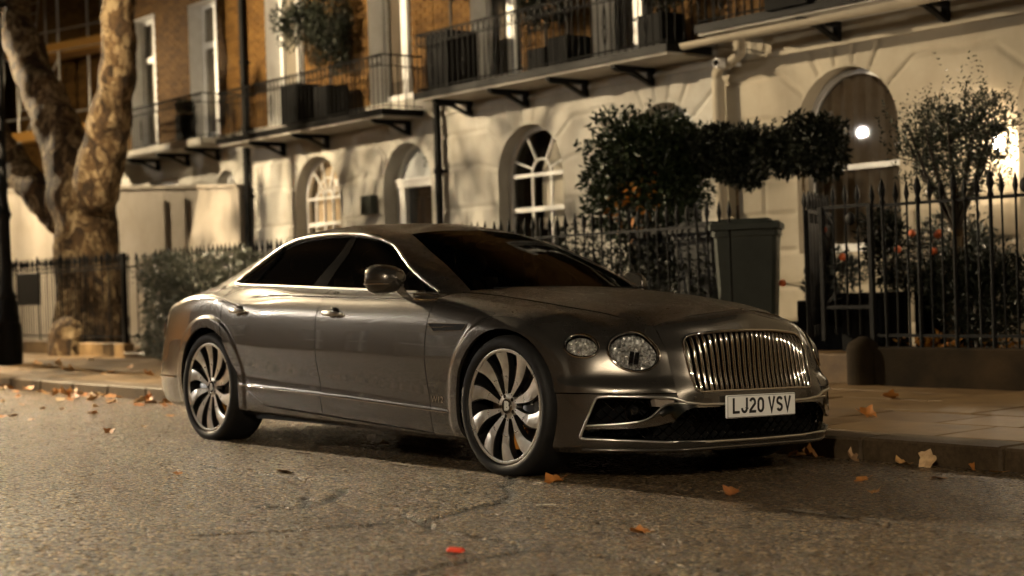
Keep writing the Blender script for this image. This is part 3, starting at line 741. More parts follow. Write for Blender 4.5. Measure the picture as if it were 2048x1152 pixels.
# chrome wing that sweeps from beside the number plate out across the intake
for s in (-1, 1):
    top = smooth_poly([(s55-.26,.383),(s55-.06,.388),(s55+.03,.392),(s61+.02,.372),(s73-.04,.325),(s73+.04,.302),(s80,.293),(BL[0]-.016,.283)], 7, False)
    bot = smooth_poly([(s55-.26,.366),(s55-.10,.366),(s55-.04,.350),(s61-.04,.300),(s61+.05,.278),(s73+.02,.270),(s80,.267),(BL[0]-.010,.262)], 7, False)
    mb = MB(); L = len(top); 
    for i in range(L):
        for k, tt in enumerate((0,.12,.5,.88,1)):
            u_, z_ = top[i]*(1-tt)+bot[i]*tt; p = off(bs(u_, z_), .012-(.016 if 0 < k < 4 else 0)); mb.V.append((p[0], s*p[1], p[2]))
    for i in range(L-1):
        for k in range(4): mb.F.append((i*5+k, i*5+k+1, (i+1)*5+k+1, (i+1)*5+k))
    mb.F = orient(mb.V, mb.F, (0,0,.3)); mb.obj('bumper_wing', M['wing'], bump, 50)
    mb = MB(); mb.tube([(lambda p: (p[0], s*p[1], p[2]))(off(bs(*q), .002)) for q in top], .0042, 6); mb.obj('wing_edge', M['satin'], bump, 60)
    # indicator block at the inner end
    q = [(s55+.012,.412),(s61+.055,.417),(s61+.045,.378),(s55+.03,.372)]; P_ = [off(bs(*a_), .006) for a_ in q]
    mb = MB(); mb.add([(p[0], s*p[1], p[2]) for p in P_]+[(p[0]-.03, s*p[1], p[2]) for p in P_], [(0,1,2,3),(0,4,5,1),(1,5,6,2),(2,6,7,3),(3,7,4,0)]); mb.obj('indicator', M['amber_lens'], bump)
    # fog lamp
    c = off(bs(s73+.02, .358), .022); nrm = Vector((.75, s*-.0-.66*(-s), 0)); nrm = Vector((.80, .60*s, 0)).normalized()
    R_ = nrm.to_track_quat('Z', 'Y').to_matrix().to_4x4(); R_.translation = Vector((c[0], s*c[1], c[2]))
    mb = MB(); mb.lathe([(.066,-.03),(.066,.012),(.062,.016),(.059,.012),(.058,-.03)], 28, R_); f = mb.obj('fog_lamp', M['dark_chrome'], bump, 40)
    mb = MB(); mb.lathe([(.0,.012),(.016,.008),(.026,-.002),(.03,-.03)], 20, R_ @ Matrix.Translation((-.018,.0,0))); mb.obj('fog_lens', M['black_gloss'], bump, 60)
    # parking sensor dots
    for u_, z_ in ((s55-.10, .416),):
        p = nose(u_, .415); mb = MB(); mb.lathe([(.0105,0),(.0105,.004),(.008,.0045),(.0,.0045)], 14, Matrix.Translation((p[0]-.001, s*p[1], p[2])) @ Matrix.Rotation(PI/2, 4, 'Y')); mb.obj('parking_sensor', M['paint'], car, 40)
# lower lip
pts = [(lambda p: (p[0]+.012, p[1]*1.0, p[2]))(bs(u_, .163)) for u_ in np.linspace(-s88-.03, s88+.03, 60)]
mb = MB(); mb.tube(pts, .009, 8); mb.obj('splitter', M['paint'], bump, 60)

# number plate
pl = MB(); pl.cbox((-.262,-.0585,0),(.262,.0585,.010),.006)
plate = link('number_plate', pl.me('number_plate', M['plate'], 40), car, (.893, 0, .366), (PI/2, 0, PI/2))
def arc(cx_, cy_, rx, ry, a0, a1, n=12): return [(cx_+rx*math.cos(math.radians(a0+(a1-a0)*i/n)), cy_+ry*math.sin(math.radians(a0+(a1-a0)*i/n))) for i in range(n+1)]
GLY = {'L': [[(-.018,.0395),(-.018,-.0325),(.025,-.0325)]], 'J': [[(.018,.0395),(.018,-.012)]+arc(.0,-.012,.018,.0205,0,-180)],
 '2': [arc(0,.0145,.018,.018,165,0)+[(.018,.008),(-.017,-.0255),(-.018,-.0325),(.025,-.0325)]], '0': [arc(0,.0125,.018,.020,180,0)+arc(0,-.0125,.018,.020,0,-180)+[(-.018,.0125)]],
 'V': [[(-.0205,.0395),(0,-.034),(.0205,.0395)]], 'S': [arc(0,.016,.0175,.0165,20,200)+[(-.014,.006),(.014,-.006)]+arc(0,-.016,.0175,.0165,20,-160)]}
def stroke(mb, P, w_, z0, z1):
    P = [np.array(p) for p in P]; n = len(P); Lf = []; Rt = []
    for i in range(n):
        d0 = P[i]-P[i-1] if i else P[1]-P[0]; d1 = P[i+1]-P[i] if i < n-1 else d0
        d0 = d0/(np.linalg.norm(d0)+1e-9); d1 = d1/(np.linalg.norm(d1)+1e-9); t = d0+d1; t /= np.linalg.norm(t)+1e-9; nn = np.array((-t[1], t[0])); k = w_/2/max(.45, abs(nn @ np.array((-d0[1], d0[0]))))
        Lf.append(P[i]+nn*k); Rt.append(P[i]-nn*k)
    V = [(p[0],p[1],z1) for p in Lf]+[(p[0],p[1],z1) for p in Rt]+[(p[0],p[1],z0) for p in Lf]+[(p[0],p[1],z0) for p in Rt]; F = []
    for i in range(n-1): F += [(i, n+i, n+i+1, i+1), (i, i+1, 2*n+i+1, 2*n+i), (n+i, 3*n+i, 3*n+i+1, n+i+1)]
    mb.add(V, F)
xp = -.219+.025
for ch in 'LJ20 VSV':
    if ch == ' ': xp += .033-.011; continue
    mb = MB()
    for P_ in GLY[ch]: stroke(mb, P_, .0135, .0, .0016)
    link('character', mb.me('character', M['plate_black']), plate, (xp, .004, .0100)); xp += .061
kb = MB()
for a_, b_ in (((-.256,.0525),(.256,.0545)),((-.256,-.0545),(.256,-.0525)),((-.256,-.0545),(-.254,.0545)),((.254,-.0545),(.256,.0545))): kb.box((a_[0],a_[1],.0098),(b_[0],b_[1],.0112))
kb.obj('plate_border', M['plate_black'], plate)
for xx in (-.168, .168):
    pass
mb = MB(); mb.box((.80,-.20,.33),(.886,.20,.40)); mb.obj('plate_bracket', M['black_plastic'], car)

# ------------------------------------------------------------------ headlamps
for s in (-1, 1):
    for h in HL:
        ring = []; pts_in = []
        def pt(rr, t, h=h):
            c, sn = math.cos(h['tilt']), math.sin(h['tilt']); p, q = h['a']*rr*math.cos(t), h['b']*rr*math.sin(t)
            return S.at(h['u']+p*c-q*sn, h['z']+p*sn+q*c, 'u')
        c0 = pt(0,0); e1 = pt(.6,0)-pt(.6,PI); e2 = pt(.6,PI/2)-pt(.6,-PI/2); nr = np.cross(e1, e2); nr /= np.linalg.norm(nr)
        if nr[0] < 0: nr = -nr
        T = 40; rings = {}
        for rr in (1.0,.93,.8,.6,.35,.0): rings[rr] = [pt(rr, 2*PI*k/T) for k in range(T)]
        sg = lambda p: (p[0], s*p[1], p[2])
        # bowl
        mb = MB(); lv = [(1.0,.0),(.97,.022),(.93,.035),(.8,.055),(.6,.07),(.35,.078)]
        for rr, dp in lv:
            R0 = [pt(rr, 2*PI*k/T) for k in range(T)] if rr not in rings else rings[rr]
            mb.V += [sg(p-nr*dp) for p in R0]
        for i in range(len(lv)-1):
            for k in range(T): mb.F.append((i*T+k, i*T+(k+1)%T, (i+1)*T+(k+1)%T, (i+1)*T+k))
        mb.F.append(tuple(range((len(lv)-1)*T, len(lv)*T)))
        lamp = mb.obj('headlamp', M['reflector'], car)
        # bezel
        mb = MB(); mb.tube([sg(p+nr*.001) for p in rings[1.0]], .0075, 8, closed=True); mb.obj('bezel', M['chrome'], lamp, 60)
        mb = MB(); mb.tube([sg(p-nr*.02) for p in rings[.93]], .005, 6, closed=True); mb.obj('inner_ring', M['dark_chrome'], lamp, 60)
        # projector modules and cut-crystal facets
        ax = e1/np.linalg.norm(e1); ay = np.cross(nr, ax)
        mb = MB()
        if h['name'] == 'main':
            for i in (-1, 0):
                for j in (-1, 0):
                    c = c0-nr*.052+ax*(i*.026+.005)+ay*(j*.034+.022); 
                    P8 = [c+ax*dx+ay*dy+nr*dz for dz in (0,.02) for dx, dy in ((0,0),(.022,0),(.022,.030),(0,.030))]
                    mb.add([sg(p) for p in P8], [(0,1,5,4),(1,2,6,5),(2,3,7,6),(3,0,4,7),(4,5,6,7)])
            mb.obj('projector', M['black_gloss'], lamp)
        mb = MB(); rr_ = random.Random(3 if h['name'] == 'main' else 5)
        for q in range(70 if h['name'] == 'main' else 34):
            t = rr_.random()*2*PI; R0 = (.25+.62*rr_.random()); b = pt(R0, t)-nr*(.06-.03*R0); z1 = rr_.uniform(.008,.018); L_ = rr_.uniform(.006,.014)
            d1 = ax*math.cos(t)+ay*math.sin(t); d2 = np.cross(nr, d1)
            mb.add([sg(b-d1*L_-d2*L_*.5), sg(b+d1*L_-d2*L_*.5), sg(b+d1*L_+d2*L_*.5), sg(b-d1*L_+d2*L_*.5), sg(b+nr*z1)], [(0,1,4),(1,2,4),(2,3,4),(3,0,4)])
        o = mb.obj('crystal_facets', M['crystal'], lamp); o['kind'] = 'stuff'
        # lens
        mb = MB(); rl = [1.0,.93,.8,.6,.35]
        for rr in rl: mb.V += [sg(p+nr*.010*math.sqrt(max(0,1-rr**2))) for p in rings[rr]]
        mb.V.append(sg(c0+nr*.010)); C_ = len(mb.V)-1
        for i in range(4):
            for k in range(T): mb.F.append((i*T+k, i*T+(k+1)%T, (i+1)*T+(k+1)%T, (i+1)*T+k))
        for k in range(T): mb.F.append((4*T+k, 4*T+(k+1)%T, C_))
        mb.F = orient(mb.V, mb.F, (0,0,.5)); mb.obj('lens', M['lens_glass'], lamp, 80)

# ------------------------------------------------------------------ cabin
CAB = [
 [(-.46,0,.985),(-.79,0,1.125),(-1.12,0,1.262),(-1.45,0,1.374),(-1.62,0,1.412),(-1.82,0,1.436)],
 [(-.49,.36,.978),(-.81,.345,1.115),(-1.135,.32,1.250),(-1.46,.30,1.361),(-1.63,.25,1.402),(-1.83,0,1.4365)],
 [(-.655,.69,.962),(-.89,.655,1.085),(-1.19,.595,1.213),(-1.49,.53,1.330),(-1.66,.40,1.383),(-1.85,0,1.437)],
 [(-.72,.80,.958),(-.97,.735,1.092),(-1.25,.67,1.208),(-1.53,.607,1.318),(-1.70,.45,1.388),(-1.88,0,1.438)],
 [(-.85,.872,.958),(-1.07,.795,1.097),(-1.34,.72,1.225),(-1.62,.652,1.330),(-1.78,.48,1.397),(-1.95,0,1.44)],
 [(-1.25,.876,.978),(-1.40,.808,1.10),(-1.6,.74,1.225),(-1.8,.668,1.350),(-1.93,.49,1.408),(-2.03,0,1.442)],
 [(-1.7,.876,.998),(-1.8,.81,1.12),(-1.9,.742,1.24),(-2.02,.668,1.366),(-2.07,.49,1.415),(-2.12,0,1.442)],
 [(-2.2,.876,1.018),(-2.22,.81,1.135),(-2.24,.74,1.25),(-2.26,.668,1.368),(-2.27,.49,1.414),(-2.27,0,1.438)],
 [(-2.7,.874,1.036),(-2.66,.805,1.14),(-2.6,.735,1.245),(-2.53,.655,1.356),(-2.48,.48,1.402),(-2.42,0,1.43)],
 [(-3.1,.858,1.044),(-3.02,.795,1.12),(-2.92,.72,1.215),(-2.78,.62,1.321),(-2.68,.45,1.378),(-2.55,0,1.422)],
 [(-3.42,.80,1.032),(-3.27,.745,1.112),(-3.12,.67,1.20),(-2.95,.55,1.305),(-2.80,.41,1.362),(-2.65,0,1.412)],
 [(-3.68,.68,1.030),(-3.46,.61,1.125),(-3.24,.54,1.225),(-3.03,.46,1.308),(-2.88,.34,1.358),(-2.7,0,1.405)],
 [(-3.82,.36,1.045),(-3.55,.33,1.145),(-3.30,.29,1.24),(-3.06,.25,1.32),(-2.91,.19,1.361),(-2.75,0,1.40)],
 [(-3.85,0,1.05),(-3.58,0,1.15),(-3.32,0,1.246),(-3.07,0,1.326),(-2.92,0,1.364),(-2.77,0,1.398)],
]
full = [[(p[0], -p[1], p[2]) for p in c] for c in CAB[:0:-1]]+CAB   # from rear-centre (far) ... front centre ... rear centre (near)
Cs = Surf(CAB, .014, 100, vspl=True)
CV = Cs.P.reshape(-1,3); CF = grid_faces(Cs.nu, Cs.nv); cx, cw, cz = CV.T; cu = np.repeat(Cs.u, Cs.nv); cv = np.tile(Cs.v, Cs.nu)
DLO = np.array([(-.765,.968),(-.93,1.040),(-1.11,1.120),(-1.33,1.226),(-1.51,1.292),(-1.71,1.333),(-1.99,1.352),(-2.25,1.351),(-2.49,1.336),(-2.65,1.300),(-2.80,1.238),(-2.95,1.140),(-3.035,1.064),(-2.932,1.053),(-2.44,1.034),(-1.96,1.014),(-1.404,.991),(-.9,.969)])
top = smooth_poly(DLO[:13], 6, False); bot = smooth_poly(DLO[12:], 5, False)
DL = np.vstack([top, bot[1:]])
side_zone = (cu > Cs.uk[3]-.09) & (cu < Cs.uk[10]+.1) & (cv < Cs.vk[4])
dlo = np.where(side_zone, poly_sd(cx, cz, DL), -1.)
# windscreen opening in (w, v)
WS = round_poly([(-.9, -.1),(.70,-.1),(.655,.36),(.535,Cs.vk[3]),(-.9,Cs.vk[3])], .001, 2)
wsw = np.interp(cv, [0,Cs.vk[1],Cs.vk[2],Cs.vk[3]], [.675,.637,.577,.505])
wz = (cu < Cs.uk[4])
ws_f = np.where(wz, np.minimum(wsw-cw, (Cs.vk[3]-cv)+.02*0), -1.)
rz = cu > Cs.uk[9]
rwf = np.where(rz, np.minimum.reduce([np.interp(cv, [0,Cs.vk[1],Cs.vk[2],Cs.vk[3]], [.60,.53,.46,.37])-cw, Cs.vk[3]*.98-cv, cv-.03]), -1.)
V4, F4 = clip(CV, CF, np.stack([-dlo-.0, -ws_f, -rwf], 1))
roof = panel('roof', V4, F4, M['paint'], car, both=True, depth=.03, skip=lambda v: abs(v[1]) < .012, ref=(-2,0,1.0))
V5, F5 = clip(CV, CF, np.stack([ws_f-.004], 1)); V5[:,0] -= .004
wsg = panel('windscreen', V5, F5, M['screen_glass'], car, both=True, depth=0, ref=(-2,0,1))
# black band round the windscreen
band = np.minimum(ws_f-.002, .034-np.minimum(wsw-cw, Cs.vk[3]-cv)); V6, F6 = clip(CV, CF, np.stack([band, ws_f-.002], 1)); V6 = V6+np.array([-.006,0,-.003]); panel('screen_band', V6, F6, M['black_gloss'], wsg, both=True, depth=0, ref=(-2,0,1))
V7, F7 = clip(CV, CF, np.stack([rwf-.004], 1)); panel('rear_window', V7, F7, M['car_glass'], car, both=True, depth=0, ref=(-2,0,1))
BP1 = np.array([(-1.80,.9),(-1.93,1.004),(-1.815,1.336),(-1.80,1.4),(-1.0,1.4),(-.5,.9)])
def bline(x0, z0, x1, z1): return lambda X, Z: (X-(x0+(x1-x0)*(Z-z0)/(z1-z0)))
b1 = bline(-1.885,1.004,-1.785,1.336); b2 = bline(-2.045,1.016,-1.845,1.341); b3 = bline(-2.745,1.046,-2.64,1.295)
ins = dlo-.008
for s in (-1, 1):
    for nm, cond, m_ in (('front_side_glass', [ins, b1(cx,cz)], M['car_glass']), ('rear_side_glass', [ins, -b2(cx,cz), b3(cx,cz)-.012], M['car_glass']),
                        ('quarter_glass', [ins, -b3(cx,cz)-.012], M['car_glass']), ('centre_pillar', [ins, b2(cx,cz), -b1(cx,cz)], M['black_gloss'])):
        V8, F8 = clip(CV, CF, np.stack(cond, 1)); V8[:,1] -= .012 if 'glass' in nm else .007
        panel(nm, V8, F8, m_, car, s, depth=0, ref=(-2,0,1))
    def cab(xq, zq):
        k = np.argsort((cx-xq)**2+(cz-zq)**2+np.where(side_zone,0,9))[:4]; d = 1/(np.sqrt((cx[k]-xq)**2+(cz[k]-zq)**2)+1e-5); return (xq, s*(cw[k]@d/d.sum()), zq)
    P_ = [cab(*q) for q in top]; mb = MB(); rr = np.interp(np.linspace(0,1,len(P_)), [0,.12,.6,1], [.008,.010,.013,.014]); 
    mb.tube([(p[0], p[1]+s*.002, p[2]) for p in P_], list(rr), 8); mb.obj('window_trim', M['satin'], car, 60)
    P_ = [cab(*q) for q in bot]; mb = MB(); mb.tube([(p[0], p[1]+s*.004, p[2]-.004) for p in P_], .011, 8); mb.obj('waist_trim', M['satin'], car, 60)
    q = [(-2.755,1.048),(-2.70,1.17),(-2.645,1.293)]; mb = MB(); mb.tube([(lambda p: (p[0], p[1]-s*.004, p[2]))(cab(*a_)) for a_ in q], .010, 6); mb.obj('window_divider', M['black_gloss'], car, 60)
    q = [(-1.085,.982),(-1.075,1.10)]; mb = MB(); mb.tube([(lambda p: (p[0], p[1]-s*.004, p[2]))(cab(*a_)) for a_ in q], .009, 6); mb.obj('window_divider', M['black_gloss'], car, 60)
# boot deck between the cabin and the shoulders
DK = []
for wf in np.linspace(0,1,15):
    col = []
    for tt in np.linspace(0,1,12):
        x0 = -3.45-.30*(1-wf**2)*1.0; x1 = np.interp(wf, [0,.6,1], [-4.30,-4.20,-4.12]); xx = x0+(x1-x0)*tt
        wmax = np.interp(xx, [-4.3,-4.12,-3.8,-3.45], [.40,.60,.755,.80]); zed = np.interp(xx, [-4.3,-4.05,-3.8,-3.45],[.935,.962,.992,1.040]); zce = np.interp(xx, [-4.3,-4.0,-3.75,-3.45],[.945,1.015,1.06,1.10])
        col.append((xx, wmax*wf, zce+(zed-zce)*wf**1.8))
    DK.append(col)
Dk = np.array(DK); panel('boot_lid', Dk.reshape(-1,3), [tuple(f) for f in grid_faces(15,12)], M['paint'], car, both=True, depth=.0, ref=(-3.8,0,.3))
# cowl under the bonnet's rear edge
mb = MB(); mb.add([(-.72,-.76,.945),(-.30,-.70,.925),(-.30,.70,.925),(-.72,.76,.945)], [(0,1,2,3)]); mb.obj('cowl', M['black_plastic'], car)

# tail lamps
for s in (-1, 1):
    mb = MB(); T = 24
    zc, kx = .775, -4.165
    P_ = []
    for k in range(T):
        t = 2*PI*k/T; q = S.at(kx+.085*math.cos(t), zc+.085*math.sin(t), 'x'); P_.append(q)
    c = S.at(kx, zc, 'x')
    nrm = np.array([-.62,.78,0])
    mb.V = [(p[0]+nrm[0]*.004, s*(p[1]+nrm[1]*.004), p[2]) for p in P_]+[(c[0]*.5+p[0]*.5+nrm[0]*.013, s*(c[1]*.5+p[1]*.5+nrm[1]*.013), c[2]*.5+p[2]*.5) for p in P_]+[(c[0]+nrm[0]*.016, s*(c[1]+nrm[1]*.016), c[2])]
    for k in range(T): mb.F += [(k, (k+1)%T, T+(k+1)%T, T+k), (T+k, T+(k+1)%T, 2*T)]
    tl = mb.obj('tail_lamp', M['red_lens'], car, 80)
    mb = MB(); mb.tube([(p[0]+nrm[0]*.004, s*(p[1]+nrm[1]*.004), p[2]) for p in P_], .005, 6, closed=True); mb.obj('tail_lamp_ring', M['chrome'], tl, 60)
    # chrome rear bumper strip
    pts = [(lambda p: (p[0]-.003, s*(p[1]+.004), p[2]))(S.at(xx, .415, 'x')) for xx in np.linspace(-4.22,-3.72,14)]
    mb = MB(); mb.tube(pts, .008, 6); mb.obj('rear_bumper_trim', M['chrome'], car, 60)

# door mirrors
for s in (-1, 1):
    mb = MB(); nI, nJ = 22, 20
    for i in range(nI+1):
        t = i/nI; xx = -.078+.172*t                                  # back (flat glass face) at -x, rounded shell towards +x
        r = (1-max(0,(t-.12)/.88)**2.3)**.5 if t > .12 else 1-.10*(1-t/.12)**2
        for j in range(nJ):
            a_ = 2*PI*j/nJ; cc, ss = math.cos(a_), math.sin(a_)
            yy = .118*r*math.copysign(abs(cc)**.78, cc); zz = .084*r*math.copysign(abs(ss)**.80, ss)
            zz *= 1.0+.10*(yy/.118); zz += .012*(t)*0
            mb.V.append((-.945+xx, s*(1.045+yy), 1.040+zz) if s < 0 else (-1.03-yy*.9, .955+xx*.55, 1.03+zz))
    for i in range(nI):
        for j in range(nJ): mb.F.append((i*nJ+j, i*nJ+(j+1)%nJ, (i+1)*nJ+(j+1)%nJ, (i+1)*nJ+j))
    mb.F += [tuple(range(nJ)), tuple(range(nI*nJ, (nI+1)*nJ))]
    mb.F = orient(mb.V, mb.F, (-.945, s*1.045, 1.04) if s < 0 else (-1.03,.955,1.03)); mir = mb.obj('door_mirror', M['paint'], car, 45)
    if s < 0:
        mb = MB(); q = [(-.078+.172*t, .119*((1-max(0,(t-.12)/.88)**2.3)**.5 if t > .12 else 1)) for t in np.linspace(.05,.93,16)]
        mb.tube([(-.945+a_, s*(1.045+b_), 1.012) for a_, b_ in q], .0048, 6); mb.obj('mirror_strip', M['chrome'], mir, 60)
        mb = MB(); mb.add([(-1.024, s*(1.045+.10*math.cos(2*PI*k/24)), 1.040+.062*math.sin(2*PI*k/24)) for k in range(24)], [tuple(range(24))]); mb.obj('mirror_glass', M['chrome'], mir)
    # stalk
    mb = MB(); L = []
    for t in np.linspace(0,1,8):
        L.append((( -.90+.02*t, .995-.075*t**1.4, .985-.075*t), .052-.012*t, .030-.004*t))
    for c, rx, ry in L:
        for k in range(14):
            a_ = 2*PI*k/14; mb.V.append((c[0]+rx*math.cos(a_), s*(c[1]+ry*.7*math.sin(a_)), c[2]+ry*.7*math.sin(a_)))
    for i in range(7):
        for k in range(14): mb.F.append((i*14+k, i*14+(k+1)%14, (i+1)*14+(k+1)%14, (i+1)*14+k))
    mb.F = orient(mb.V, mb.F, (-.9, s*.95, .95)); mb.obj('mirror_stalk', M['paint'], mir, 60)
    mb = MB(); q = [(-.86,.955),(-.66,.945),(-.645,.925),(-.68,.918),(-.84,.925)]
    B_ = [S.at(a_, min(b_, .945), 'x') for a_, b_ in q]
    mb.tube([(a_, s*(p[1]+.006), b_) for (a_, b_), p in zip(q, B_)], .007, 6, closed=True); mb.obj('mirror_base_trim', M['chrome'], mir, 60)

# ------------------------------------------------------------------ wheels
def spoke_mesh():
    mb = MB(); n = 16; rows = []
    for i in range(n+1):
        t = i/n; r = .062+(.284-.062)*t
        ac = math.radians(-6.8)*math.sin(PI*min(1, t*.9+.08))+math.radians(2)*t
        hw = .012+.024*t**1.6+.018*t                      # half width
        hy = .000-.016*(1-t)**1.5                           # dish: hub sits deeper
        L = []
        for k, (e, d) in enumerate(((-1,-.034),(-1,-.004),(-.86,0),(.86,0),(1,-.004),(1,-.034))):
            a_ = ac+e*hw/r; L.append((r*math.sin(a_), hy+d, r*math.cos(a_)))
        rows += L
    F = []; fm = []
    for i in range(n):
        for k in range(5):
            F.append((i*6+k, i*6+k+1, (i+1)*6+k+1, (i+1)*6+k)); fm.append(0 if k == 2 else 1)
    me = bpy.data.meshes.new('spoke'); me.from_pydata(rows, [], F); me.materials.append(M['alloy']); me.materials.append(M['alloy_dark'])
    me.polygons.foreach_set('material_index', fm); smoothang(me, 40); return me
SPK = spoke_mesh()
RX = Matrix.Rotation(-PI/2, 4, 'X')     # lathe axis -> local +y (outward)
def lat(prof, m, name, n=64, sm=35):
    mb = MB(); mb.lathe(prof, n, RX); return mb.me(name, m, sm)
TY = lat([(.300,.0),(.303,.010),(.312,.016),(.330,.020),(.350,.016),(.362,.004),(.3695,-.016),(.372,-.05),(.3725,-.12),(.372,-.19),(.3695,-.225),(.35,-.25),(.31,-.255),(.29,-.24)], M['rubber'], 'tyre', 96, 50)
RIM = lat([(.299,-.004),(.2985,.004),(.294,.006),(.2855,.002),(.280,-.012),(.272,-.05),(.262,-.12),(.262,-.22),(.20,-.222),(.0,-.222)], M['alloy_dark'], 'wheel', 72, 40)
LIP = lat([(.2990,.0035),(.2985,.0065),(.2935,.0075),(.2835,.0050),(.2815,.0)], M['alloy'], 'rim_lip', 72, 50)
HUB = lat([(.068,-.06),(.068,-.020),(.064,-.0165),(.040,-.0155),(.0395,-.018)], M['alloy'], 'hub', 40, 40)
CAP = lat([(.0395,-.018),(.039,-.0125),(.0365,-.0115),(.036,-.0135),(.0,-.0125)], M['black_gloss'], 'hub_cap', 32, 40)
CRG = lat([(.0398,-.013),(.0385,-.0105),(.0362,-.0112)], M['chrome'], 'cap_ring', 32, 60)
DSC = lat([(.21,-.10),(.21,-.088),(.10,-.088),(.09,-.07),(.06,-.07)], M['disc'], 'brake_disc', 48, 40)
mb = MB(); mb.cbox((-.065,-.10,-.125),(.065,-.035,.125),.02); CAL = mb.me('caliper', M['caliper'], 40)
mb = MB(); mb.cbox((-.03,-.11,-.06),(.03,-.04,.06),.012); RED = mb.me('orange_reflection', M['orange'], 40)  # added orange block standing for the orange reflection on the disc
BLT = lat([(.011,-.05),(.011,-.016),(.008,-.013),(.0,-.013)], M['black_gloss'], 'wheel_bolt', 12, 40)
EMB = text_mesh('B', .062, .0012, M['white_paint'], 1.05, .0035, 1, 'emblem')
CTX = text_mesh('IIIII', .022, .001, M['white_paint'], 1.3, .001, 1, 'caliper_lettering')
def wheel(xc, s, spin):
    wy = .965
    o = link('wheel', RIM, car, (xc, s*wy, .36), (0, 0, 0 if s > 0 else PI))
    link('tyre', TY, o); link('rim_lip', LIP, o); link('hub', HUB, o); link('hub_cap', CAP, o); link('cap_ring', CRG, o); link('brake_disc', DSC, o)
    for k in range(10): link('spoke', SPK, o, (0,0,0), (0, spin+k*2*PI/10, 0))
    for k in range(5): 
        a_ = spin+math.radians(18)+k*2*PI/5; link('wheel_bolt', BLT, o, (.053*math.sin(a_), 0, .053*math.cos(a_)))
    link('emblem', EMB, o, (0, -.0115, 0), (PI/2, spin*0, PI))
    front_dir = -1 if s < 0 else 1
    ca = -1.0 if xc < -1 else 1.0
    link('caliper', CAL, o, ((-.155 if xc > -1 else .155)*(1 if s < 0 else -1), 0, .02), (0, 0, 0))
    if xc > -1: link('caliper_lettering', CTX, o, (-.18*(1 if s < 0 else -1), -.033, .03), (PI/2, PI/2, PI))
    link('orange_reflection', RED, o, (-.045*(1 if s < 0 else -1), 0, -.16), (0,0,0))
    return o
for xc in (0, -3.194):
    for s in (-1, 1): wheel(xc, s, math.radians(5 if xc == 0 else 2))
# arch liners and floor pan
for s in (-1, 1):
    for (c, R) in ARCH:
        mb = MB(); n = 30
        for i in range(n+1):
            t = PI*(-.06+1.12*i/n)
            for yy in (.935,.60): mb.V.append((c[0]+(R+.012)*math.cos(t), s*yy, c[1]+(R+.012)*math.sin(t)))
        for i in range(n): mb.F.append((2*i, 2*i+1, 2*i+3, 2*i+2))
        mb.V += [(c[0]+dx, s*.60, zz) for dx, zz in ((-.45,.15),(.45,.15),(.45,.80),(-.45,.80))]; k = len(mb.V)-4; mb.F.append((k,k+1,k+2,k+3))
        mb.obj('arch_liner', M['black_plastic'], car)
mb = MB(); mb.box((-4.2,-.60,.16),(.72,.60,.30)); mb.box((-2.72,-.88,.17),(-.47,.88,.30)); mb.box((-4.25,-.5,.3),(-3.62,.5,.8)); mb.box((.44,-.52,.3),(.70,.52,.62))
mb.obj('underbody', M['black_plastic'], car)

# ------------------------------------------------------------------ cabin interior
mb = MB(); mb.cbox((-1.0,-.68,.62),(-.72,.68,.945),.05); mb.obj('dashboard', M['leather'], car, 40)
for xs_, tl in ((-1.75,0),(-2.62,0)):
    for yy in (-.38,.38):
        mb = MB(); mb.cbox((xs_-.10,yy-.26,.40),(xs_+.46,yy+.26,.58),.05); st = mb.obj('seat', M['leather_tan'], car, 40)
        mb = MB()
        for i in range(9):
            t = i/8; c = (xs_-.10-.16*t, yy, .55+.55*t); hw = .25-.05*t
            mb.V += [(c[0]+.07*math.cos(a_)*(1-.2*t), c[1]+hw*math.copysign(abs(math.sin(a_))**.6, math.sin(a_)), c[2]) for a_ in [2*PI*k/14 for k in range(14)]]
        for i in range(8):
            for k in range(14): mb.F.append((i*14+k, i*14+(k+1)%14, (i+1)*14+(k+1)%14, (i+1)*14+k))
        mb.F.append(tuple(range(8*14, 9*14))); mb.obj('backrest', M['leather_tan'], st, 50)
        mb = MB(); mb.ell((xs_-.28,yy,1.19),(.05,.13,.085),16,10); mb.obj('headrest', M['leather_tan'], st, 60)
mb = MB(); A_ = Matrix.Translation((-1.12,-.38,.90)) @ Matrix.Rotation(math.radians(-68), 4, 'Y')
mb.tube([A_ @ Vector((.185*math.cos(2*PI*k/32), .185*math.sin(2*PI*k/32), 0)) for k in range(32)], .014, 8, closed=True)
mb.obox(A_ @ Vector((-.18,0,0)), A_ @ Vector((.18,0,0)), .05, .02); mb.obj('steering_wheel', M['leather'], car, 50)
mb = MB(); mb.ell((-1.36,0,1.27),(.02,.11,.035),14,8); mb.obj('rear_view_mirror', M['black_plastic'], car, 60)
# wipers
mb = MB()
for s0, s1 in ((-.55,.02),(-.05,.52)):
    mb.tube([(-.66+.09*(1-abs(s0)), s0, .988), (-.50, (s0+s1)/2, .998), (-.485, s1, 1.0)], .006, 6)
mb.obj('wiper', M['black_plastic'], car, 60)['kind'] = 'stuff'
